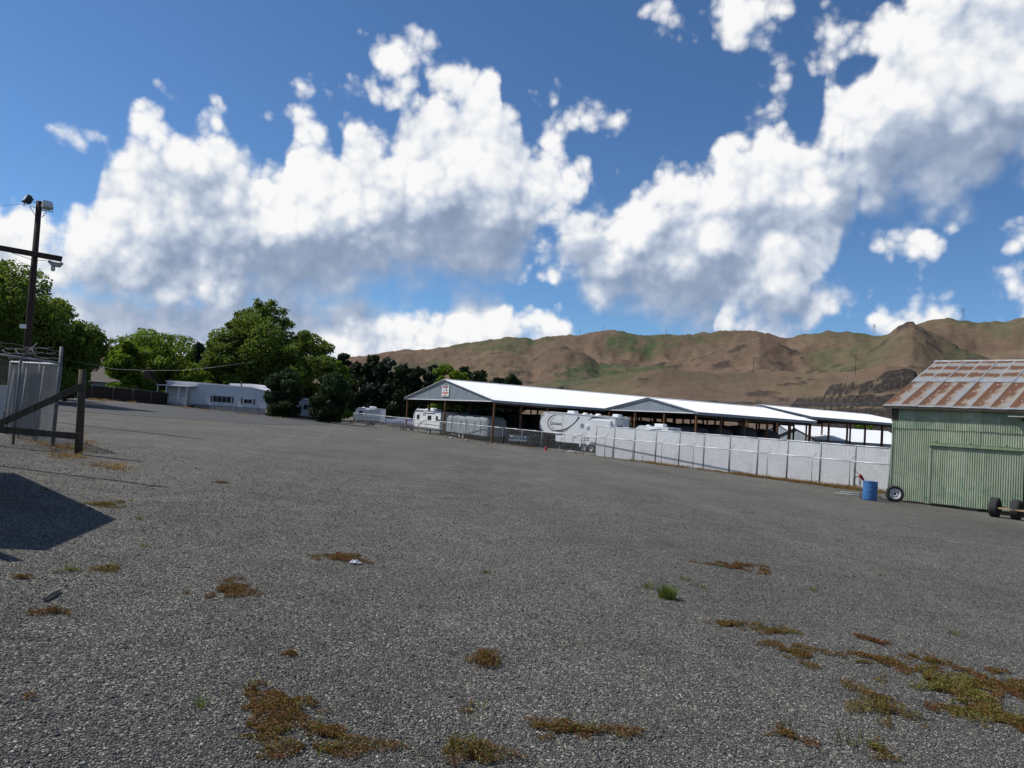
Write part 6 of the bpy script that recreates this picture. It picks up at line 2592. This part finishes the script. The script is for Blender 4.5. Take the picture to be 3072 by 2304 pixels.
def build_dark_fence():
    pxs = [-40, 60, 170, 262, 350, 425, 505]
    A = Vector((*xy(-40, 78.0, 1196), 0))
    B = Vector((*xy(505, 106.0, 1215), 0))
    o = A.copy()
    t = thing('board_fence', 'dark brown board fence with a pipe rail along the far asphalt edge', 'fence', o)
    D = (B - A)
    L = D.length
    d = D / L
    R = rot_z(math.atan2(d.y, d.x))
    dark = mat_wood('fence_boards', (0.028, 0.021, 0.017), (0.050, 0.038, 0.030), 0.8)
    w = 0.30
    n = int(L / w)
    bm_ = MB()
    bm_.box((0, 0, 0.85), (w - 0.025, 0.03, 1.7))
    first = bm_.build('board', dark, t)
    rs = random.Random(4)
    for i in range(n):
        q = d * (i + 0.5) * w
        z = float(zg(A.x + q.x, A.y + q.y))
        loc = (q.x, q.y, z + rs.uniform(-0.05, 0.03))
        if i == 0:
            first.location, first.rotation_euler = loc, (0, 0, math.atan2(d.y, d.x))
        else:
            put('board', first.data, t, loc, (0, 0, math.atan2(d.y, d.x)))
    mb = MB()
    pts = []
    for i in range(9):
        q = d * L * i / 8 + Vector((0, -0.15, 0))
        pts.append((q.x, q.y, float(zg(A.x + q.x, A.y + q.y)) + 1.78))
    mb.tube(pts, 0.03, 6)
    mb.build('pipe_rail', GALV_DULL, t)
    for i in range(9):
        mb = MB()
        mb.tube([(pts[i][0], pts[i][1], pts[i][2] - 1.85), pts[i]], 0.03, 6)
        mb.build('pipe_post', GALV_DULL, t)


build_dark_fence()

# pale trailer house half hidden between the two junipers
C = Vector((*xy(945, 106.0, 1245), 0))
g = float(zg(C.x, C.y))
t = thing('trailer_house', 'pale grey trailer house half hidden between the two dark junipers', 'house', (C.x - 7.0, C.y, g), math.radians(-3))
mb = MB()
mb.prism(rounded([(0, 0.5), (9.5, 0.5), (9.5, 2.9), (0, 2.9)], 0.1), 0, 3.2)
mb.build('wall', mat('trailer_pale', (0.33, 0.36, 0.42), 0.5, 0.08, 1), t)
mb = MB()
mb.prism([(-0.2, 2.9), (9.7, 2.9), (9.6, 3.05), (-0.1, 3.05)], -0.15, 3.35)
mb.build('roof', TRIM, t)
mb = MB()
mb.box((4.75, 0.08, 0.25), (9.4, 0.08, 0.5))
mb.build('skirting', SKIRT, t)
window(t, 6.0, 1.8, 1.4, 0.8, 0.0, 2, WHITE)
window(t, 2.5, 1.8, 1.2, 0.8, 0.0, 2, WHITE)


# ------------------------------------------------------------------ poles, towers and wires
def utility_pole(px, top, bot, R, label, arms=1):
    p = hill_at(px, R)
    h = (bot - top) / FPX * R * 1.05
    t = thing('utility_pole', label, 'utility pole', p, 0.3, 'utility poles on the hills')
    mb = MB()
    r = h * 0.016
    mb.tube([(0, 0, -2), (0, 0, h)], [r, r * 0.7], 8)
    mb.build('pole', OLDWOOD, t)
    for k in range(arms):
        mb = MB()
        mb.bar((-h * 0.13, 0, h * (0.93 - 0.12 * k)), (h * 0.13, 0, h * (0.93 - 0.12 * k)), h * 0.018, h * 0.02)
        mb.build('crossarm', OLDWOOD, t)


utility_pole(2263, 1061, 1104, 1040, 'utility pole on the bare shoulder above the small storage barn')
utility_pole(2569, 1062, 1107, 1030, 'tallest utility pole on the brow above the layered rocks', 2)
utility_pole(2599, 1083, 1105, 1050, 'shorter utility pole close beside the tallest one above rocks')
utility_pole(1883, 1075, 1112, 1045, 'lone utility pole above the green gully of the hill')
utility_pole(1375, 1085, 1115, 700, 'utility pole rising behind yellow-green tree and pines')


def lattice_tower(px, top, bot, R, label):
    p = hill_at(px, R)
    h = max(12.0, (bot - top) / FPX * R)
    t = thing('lattice_tower', label, 'tower', p, 0.4, 'lattice towers on the ridge')
    st = mat('tower_steel', (0.20, 0.21, 0.22), 0.6, 0.1)
    w = h * 0.12
    r = h * 0.006
    mb = MB()
    lv = [0, 0.25, 0.45, 0.62, 0.78, 0.9, 1.0]
    wd = [w * (1 - 0.82 * f) for f in lv]
    for s in (-1, 1):
        for q in (-1, 1):
            mb.tube([(s * wd[i], q * wd[i], h * lv[i] - (1.0 if i == 0 else 0)) for i in range(len(lv))], r, 4)
    mb.build('leg_frame', st, t)
    mb = MB()
    for i in range(len(lv) - 1):
        for q in (-1, 1):
            mb.tube([(-wd[i], q * wd[i], h * lv[i]), (wd[i + 1], q * wd[i + 1], h * lv[i + 1])], r * 0.7, 3)
            mb.tube([(wd[i], q * wd[i], h * lv[i]), (-wd[i + 1], q * wd[i + 1], h * lv[i + 1])], r * 0.7, 3)
    mb.build('bracing', st, t)
    for f, l in ((0.72, 0.24), (0.86, 0.20)):
        mb = MB()
        mb.tube([(-h * l, 0, h * f), (h * l, 0, h * f)], r, 4)
        for s in (-1, 1):
            mb.tube([(s * h * l, 0, h * f), (0, 0, h * (f + 0.07))], r * 0.7, 3)
        mb.build('crossarm', st, t)


lattice_tower(2620, 968, 1001, 2900, 'largest lattice power tower on the saddle left of the rocky knob')
lattice_tower(1995, 986, 1002, 2900, 'small lattice tower on the long ridge above the small barn')
lattice_tower(2885, 918, 950, 2900, 'lattice tower on the highest grassy hump behind the green shed')
lattice_tower(1736, 984, 1000, 2900, 'tiny lattice tower on the ridge left of the rounded hump')
lattice_tower(1805, 977, 991, 2900, 'tiny lattice tower close to the rounded ridge hump')


def power_wire(pts, Y, label, r=0.03):
    q = [at(x, y, Y) for x, y in pts]
    mb = MB()
    o = q[0]
    mb.tube([p - o for p in q], r, 5)
    w = mb.build('power_line', GALV_DULL, None)
    w.location = o
    tag(w, label, 'wire', 'overhead wires')


power_wire([(1800, 1192), (2100, 1200), (2350, 1209), (2520, 1211), (2760, 1209)], 150, 'upper overhead wire sagging across the rocks above the far barn', 0.045)
power_wire([(1800, 1196), (2100, 1205), (2350, 1214), (2520, 1216), (2760, 1213)], 150, 'lower overhead wire sagging across the rocks above the far barn', 0.045)
power_wire([(-80, 1052), (110, 1063), (250, 1090), (340, 1107), (440, 1112), (540, 1111), (640, 1102), (760, 1085)], 58, 'thin service wire hanging in front of the left trees', 0.014)

# ------------------------------------------------------------------ weeds and dry grass
WEED = mat_leaf('weed_leaf', (0.150, 0.048, 0.022), (0.185, 0.205, 0.042), 0.25)
STRAW = mat_leaf('straw', (0.15, 0.070, 0.026), (0.33, 0.22, 0.09), 0.25)
GRASS = mat_leaf('grass_blade', (0.075, 0.095, 0.020), (0.14, 0.19, 0.040), 0.3)


def weed_mesh(rx, ry, n, rng, green, leaf, hgt, blades=0, cx=0, cy=0):
    """creeping mat of small leaves, ragged at the edge; returns verts, tint"""
    a = rng.random(n) * 2 * np.pi
    r = rng.random(n) ** 0.62
    edge = 1 + 0.35 * np.sin(3 * a + rng.random() * 6) + 0.22 * np.sin(7 * a + rng.random() * 6)
    x, y = rx * r * edge * np.cos(a), ry * r * edge * np.sin(a)
    hole = fbm(x * 7 + rng.random() * 50, y * 7 + rng.random() * 50, 3, int(rng.integers(1000)))
    ok = hole > 0.37 + 0.18 * r
    x, y, r = x[ok], y[ok], r[ok]
    n = len(x)
    z = 0.006 + hgt * rng.random(n) * (1 - 0.6 * r)
    S = leaf * (0.5 + 0.9 * rng.random(n))
    g = np.clip(green - 0.08 + 0.30 * (fbm(x * 5 + 9, y * 5, 2, 4) - 0.5) * 2 + 0.26 * rng.normal(size=n) - 0.15 * r, 0, 1)
    V, F = leaf_cards(np.stack([x + cx, y + cy, z], 1), S, rng, 1.0, 0.55)
    return V, g


def blades_mesh(n, R, hgt, rng, w=0.0035, lean=0.5):
    a = rng.random(n) * 2 * np.pi
    r = R * rng.random(n) ** 0.7
    b = np.stack([r * np.cos(a), r * np.sin(a), np.zeros(n)], 1)
    h = hgt * (0.45 + 0.55 * rng.random(n))
    la = a + rng.normal(size=n) * 0.8
    out = np.stack([np.cos(la), np.sin(la)], 1) * (lean * h * (0.3 + rng.random(n)))[:, None]
    mid = b + np.concatenate([out * 0.35, (h * 0.6)[:, None]], 1)
    tip = b + np.concatenate([out, h[:, None]], 1)
    s = np.stack([-np.sin(la), np.cos(la), np.zeros(n)], 1) * w
    V = np.stack([b - s, b + s, mid + s * 0.8, mid - s * 0.8, mid - s * 0.8, mid + s * 0.8, tip + s * 0.1, tip - s * 0.1], 1).reshape(-1, 3)
    return V, np.repeat(np.clip(0.5 + 0.25 * rng.normal(size=n), 0, 1), 8)


def weed_patch(x0, x1, y0, y1, green, label, name='weed_patch', blades=0, group='creeping weed patches on the gravel', dens=1.0, seed=0, tall=0.0):
    rng = np.random.default_rng(1000 + seed)
    cx, cy = (x0 + x1) / 2, (y0 + y1) / 2
    c = gp(cx, cy)
    L, R = gp(x0, cy), gp(x1, cy)
    T_, B_ = gp(cx, y0), gp(cx, y1)
    rx = (R - L).length / 2 * 1.2
    ry = min((T_ - B_).length / 2, rx * 1.6)
    t = thing(name, label, 'weeds', c, 0.0, group)
    sx, sy = -0.0377, -0.0178
    area = rx * ry * 3.14
    n = int(np.clip(area * 30000 * dens, 500, 9000))
    leaf = float(np.clip(math.sqrt(area / n) * 1.15, 0.005, 0.022))
    V, g = weed_mesh(rx, ry, n, rng, green, leaf, 0.034 + tall)
    V[:, 2] += sx * V[:, 0] + sy * V[:, 1]
    me = raw_mesh('leaf_mat', V, np.arange(len(V)), 4, WEED, np.repeat(g, 4))
    o = bpy.data.objects.new('leaf_mat', me)
    COL.objects.link(o)
    o.parent = t
    o['kind'] = 'stuff'
    if blades:
        V, g = blades_mesh(max(4, int(blades * 0.4)), rx * 0.5, 0.06 + 0.06 * rng.random(), rng)
        me = raw_mesh('grass_blades', V, np.arange(len(V)), 4, GRASS, g)
        b = bpy.data.objects.new('grass_blades', me)
        COL.objects.link(b)
        b.parent = t
        b['kind'] = 'stuff'
        b.location = (rx * 0.2 * rng.normal(), ry * 0.2 * rng.normal(), 0)
    return t


GB_, GR_ = 'flat rusty-brown mat of creeping weed on the gravel', 'low mixed green and brown weed mat on the gravel'
PATCHES = [
    (720, 975, 2080, 2165, 0.25, 'long rusty weed mat with one green tuft above the widest mat', 25),
    (725, 1095, 2160, 2275, 0.32, 'widest rusty-brown weed mat on the gravel with a green dandelion', 30),
    (1310, 1500, 2215, 2300, 0.45, 'bushy green-brown weed clump with grass blades near the widest mat', 90),
    (1600, 1870, 2160, 2228, 0.35, 'long low weed mat with orange dry end and few green blades', 30),
    (1380, 1535, 1955, 2015, 0.30, 'reddish weed clump of two lobes with yellow grass', 50),
    (1388, 1448, 2103, 2142, 0.55, 'small yellow-green weed rosette between two reddish clumps', 10),
    (605, 745, 1738, 1805, 0.15, 'rounded dark-brown weed mat on open gravel', 6),
    (965, 1095, 1660, 1690, 0.18, 'thin brown weed mat beside the white litter', 0),
    (715, 790, 2045, 2082, 0.35, 'small brownish weed tuft behind the long rusty mat', 12),
    (2150, 2235, 1866, 1888, 0.40, GR_, 6), (2262, 2356, 1876, 1902, 0.5, GR_, 12),
    (2330, 2440, 1930, 1985, 0.45, GR_, 14), (2590, 2642, 1910, 1940, 0.05, 'small dark maroon weed spot on the gravel', 0),
    (2560, 2730, 1965, 2006, 0.35, GR_, 8), (2745, 2870, 1968, 2012, 0.40, GR_, 20), (2740, 2930, 2020, 2112, 0.72, 'greenest spreading weed mat with yellow leaves', 50),
    (2880, 3090, 2020, 2085, 0.38, GR_, 20), (2900, 3100, 2112, 2192, 0.55, GR_, 40), (2800, 2900, 2125, 2155, 0.3, GR_, 5),
    (2568, 2722, 2080, 2170, 0.55, 'plump green weed clump with brown front edge', 50),
    (2325, 2425, 2187, 2236, 0.30, GR_, 8), (2540, 2660, 2218, 2272, 0.62, GR_, 25),
    (2160, 2280, 1690, 1712, 0.12, 'thin orange-brown weed smear on open gravel', 0), (275, 370, 1500, 1526, 0.6, 'green weed tuft close to the pointed shadow', 22),
    (180, 228, 1692, 1732, 0.75, 'yellow-green weed sprig between shadow and brown strip', 18), (292, 356, 1692, 1724, 0.55, 'green and orange weed sprig right of the yellow-green one', 16),
    (20, 115, 1726, 1746, 0.05, 'narrow brown strip of dead weed below the pointed shadow', 0), (100, 222, 1826, 1850, 0.10, 'faint brown dead weed patch near the grey stick', 0),
    (650, 692, 1444, 1452, 0.05, 'tiny dark-brown weed spot far out on the gravel', 0), (80, 130, 2070, 2100, 0.2, GB_, 0), (850, 890, 1955, 1975, 0.1, GB_, 0), (2960, 3010, 2010, 2022, 0.3, GR_, 0),
]
for i, (x0, x1, y0, y1, g_, lb, bl) in enumerate(PATCHES):
    weed_patch(x0, x1, y0, y1, g_, lb, blades=bl, seed=i, tall=0.03 if bl > 40 else 0.0)


def grass_tuft(px, py, n, R, h, label, m=GRASS, name='grass_tuft', seed=1, w=0.0035):
    rng = np.random.default_rng(seed)
    V, g = blades_mesh(n, R, h, rng, w)
    me = raw_mesh(name, V, np.arange(len(V)), 4, m, g)
    o = bpy.data.objects.new(name, me)
    COL.objects.link(o)
    o.location = gp(px, py)
    tag(o, label, 'grass', 'grass tufts on the gravel')


grass_tuft(2002, 1795, 260, 0.09, 0.16, 'bright green bushy grass tuft alone on the gravel', seed=3)
grass_tuft(1945, 1765, 40, 0.07, 0.09, 'sparse thin grass tuft beside the bright bushy one', seed=4)
grass_tuft(2050, 1740, 30, 0.08, 0.07, 'tiny sparse grass behind the bright bushy tuft', seed=5)
for i, (px, py) in enumerate(((2440, 1772), (2640, 1728), (2105, 1765), (1460, 1720), (600, 2120), (430, 1640), (420, 1560), (135, 1470), (2860, 1905), (2160, 1700))):
    grass_tuft(px, py, 22, 0.05, 0.06, 'tiny scattered green grass sprig on the gravel', seed=20 + i)


def dry_grass_band():
    """straw along the fences and buildings: one mass"""
    rng = np.random.default_rng(77)
    Vs, Gs = [], []

    def clump(p, n, R, h, w):
        V, g = blades_mesh(n, R, h, rng, w, 0.9)
        V = V + np.array([p.x, p.y, p.z])
        Vs.append(V)
        Gs.append(g)
    for (px0, px1, k, h) in ((1905, 2060, 46, 0.20), (2085, 2230, 26, 0.16), (2190, 2330, 60, 0.20), (2330, 2480, 70, 0.20), (2480, 2662, 90, 0.22), (1600, 1900, 26, 0.10), (1200, 1600, 40, 0.10)):
        for _ in range(k):
            px = px0 + (px1 - px0) * rng.random()
            p = fence_x(CH_A, CH_D, px)
            off = rng.normal() * 0.22 + 0.25
            nrm = Vector((CH_D.y, -CH_D.x, 0))
            p = p - nrm * off * -1.0 if rng.random() < 0.45 else p - nrm * off
            p.z = float(zg(p.x, p.y))
            clump(p, 26, 0.35, h * (0.6 + 0.8 * rng.random()), 0.012)
    for (x0, x1, ya, yb, k, h) in ((120, 380, 1352, 1412, 22, 0.10), (60, 240, 1320, 1352, 16, 0.10), (225, 330, 1300, 1400, 12, 0.07), (260, 520, 1199, 1211, 60, 0.25), (520, 800, 1216, 1244, 50, 0.2), (800, 1080, 1246, 1268, 60, 0.25), (2690, 2800, 1492, 1506, 40, 0.12), (1090, 1200, 1262, 1282, 30, 0.15)):
        for _ in range(k):
            f = rng.random()
            p = gp(x0 + (x1 - x0) * f, ya + (yb - ya) * np.clip(f + 0.12 * rng.normal(), 0, 1))
            clump(p, 26, 0.22 + 0.004 * p.y, h * (0.6 + 0.8 * rng.random()), 0.004 + 0.0002 * p.y)
    V, g = np.concatenate(Vs), np.concatenate(Gs)
    me = raw_mesh('dry_grass', V, np.arange(len(V)), 4, STRAW, g)
    o = bpy.data.objects.new('dry_grass', me)
    COL.objects.link(o)
    tag(o, 'straw-coloured dry grass along the fences and building edges', 'grass', kind='stuff')


dry_grass_band()


def shed_weed():
    """climbing weed between the truck wheel and the shed wall"""
    rng = np.random.default_rng(9)
    p = gp(2722, 1499)
    t = thing('climbing_weed', 'thin leafy weed growing up the shed wall behind the truck wheel', 'weeds', p)
    P = []
    for k in range(9):
        mb = MB()
        a = -0.2 + 1.0 * rng.random()
        h = 0.35 + 0.85 * rng.random()
        pts = [(0.25 * rng.normal() * 0.4, 0.1 * rng.normal(), 0)]
        for i in range(1, 5):
            q = pts[-1]
            pts.append((q[0] + 0.16 * a * rng.random() + 0.04 * rng.normal(), q[1] + 0.03 * rng.normal(), h * i / 4))
        mb.tube(pts, 0.006, 4)
        mb.build('stem', mat('weed_stem', (0.09, 0.11, 0.03), 0.7), t)
        for q in pts[1:]:
            P += [np.array(q) + rng.normal(size=3) * 0.06 for _ in range(13)]
    P = np.array(P + [np.array([0.15 * rng.normal(), -0.1 + 0.1 * rng.normal(), 0.05 + 0.08 * rng.random()]) for _ in range(160)])
    P[:, 2] = np.maximum(P[:, 2], 0.02)
    V, F = leaf_cards(P, 0.03 + 0.03 * rng.random(len(P)), rng)
    me = raw_mesh('leaves', V, np.arange(len(V)), 4, LEAF['bright'], np.repeat(rng.random(len(P)), 4))
    o = bpy.data.objects.new('leaves', me)
    COL.objects.link(o)
    o.parent = t


shed_weed()

# litter and a stick
p = gp(1066, 1692)
mb = MB()
rs = random.Random(2)
vs, fs = [], []
for i in range(6):
    for j in range(5):
        vs.append((-0.06 + 0.024 * i, -0.04 + 0.02 * j, 0.012 + 0.05 * rs.random() * (1 if 0 < i < 5 and 0 < j < 4 else 0.2)))
for i in range(5):
    for j in range(4):
        a = i * 5 + j
        fs.append((a, a + 1, a + 6, a + 5))
mb.add(vs, fs)
o = mb.build('paper_litter', WHITE, None)
o.location = p
tag(o, 'crumpled piece of white litter lying on the gravel', 'litter')
A, B = gp(132, 1806), gp(178, 1778)
mb = MB()
mb.tube([Vector((0, 0, 0.02)), (B - A) * 0.5 + Vector((0, 0, 0.03)), B - A + Vector((0, 0, 0.02))], [0.014, 0.017, 0.012], 7)
o = mb.build('wood_stick', mat('grey_stick', (0.13, 0.12, 0.11), 0.9, 0.2, 30), None)
o.location = A
tag(o, 'short weathered grey stick lying on the gravel near dead weeds', 'stick')
# pale stones along the foot of the low fence
for i, (px, py) in enumerate(((1338, 1312), (1354, 1316), (1400, 1324), (1722, 1358), (1708, 1356), (1462, 1331))):
    p = gp(px, py)
    mb = MB()
    rng = np.random.default_rng(i)
    d = rng.normal(size=(18, 3))
    d /= np.linalg.norm(d, axis=1, keepdims=True)
    bm = bmesh.new()
    for q in d * np.array([0.24, 0.18, 0.13]) * (0.8 + 0.4 * rng.random((18, 1))):
        bm.verts.new(q)
    bmesh.ops.convex_hull(bm, input=bm.verts)
    me = bpy.data.meshes.new('rock')
    bm.to_mesh(me)
    bm.free()
    me.materials.append(mat('pale_rock', (0.30, 0.28, 0.25), 0.9, 0.2, 6, bump=0.3))
    o = bpy.data.objects.new('rock', me)
    COL.objects.link(o)
    o.location = (p.x, p.y, p.z + 0.06)
    tag(o, 'pale angular rock at the foot of the low chain-link fence', 'rock', 'rocks along the low fence')
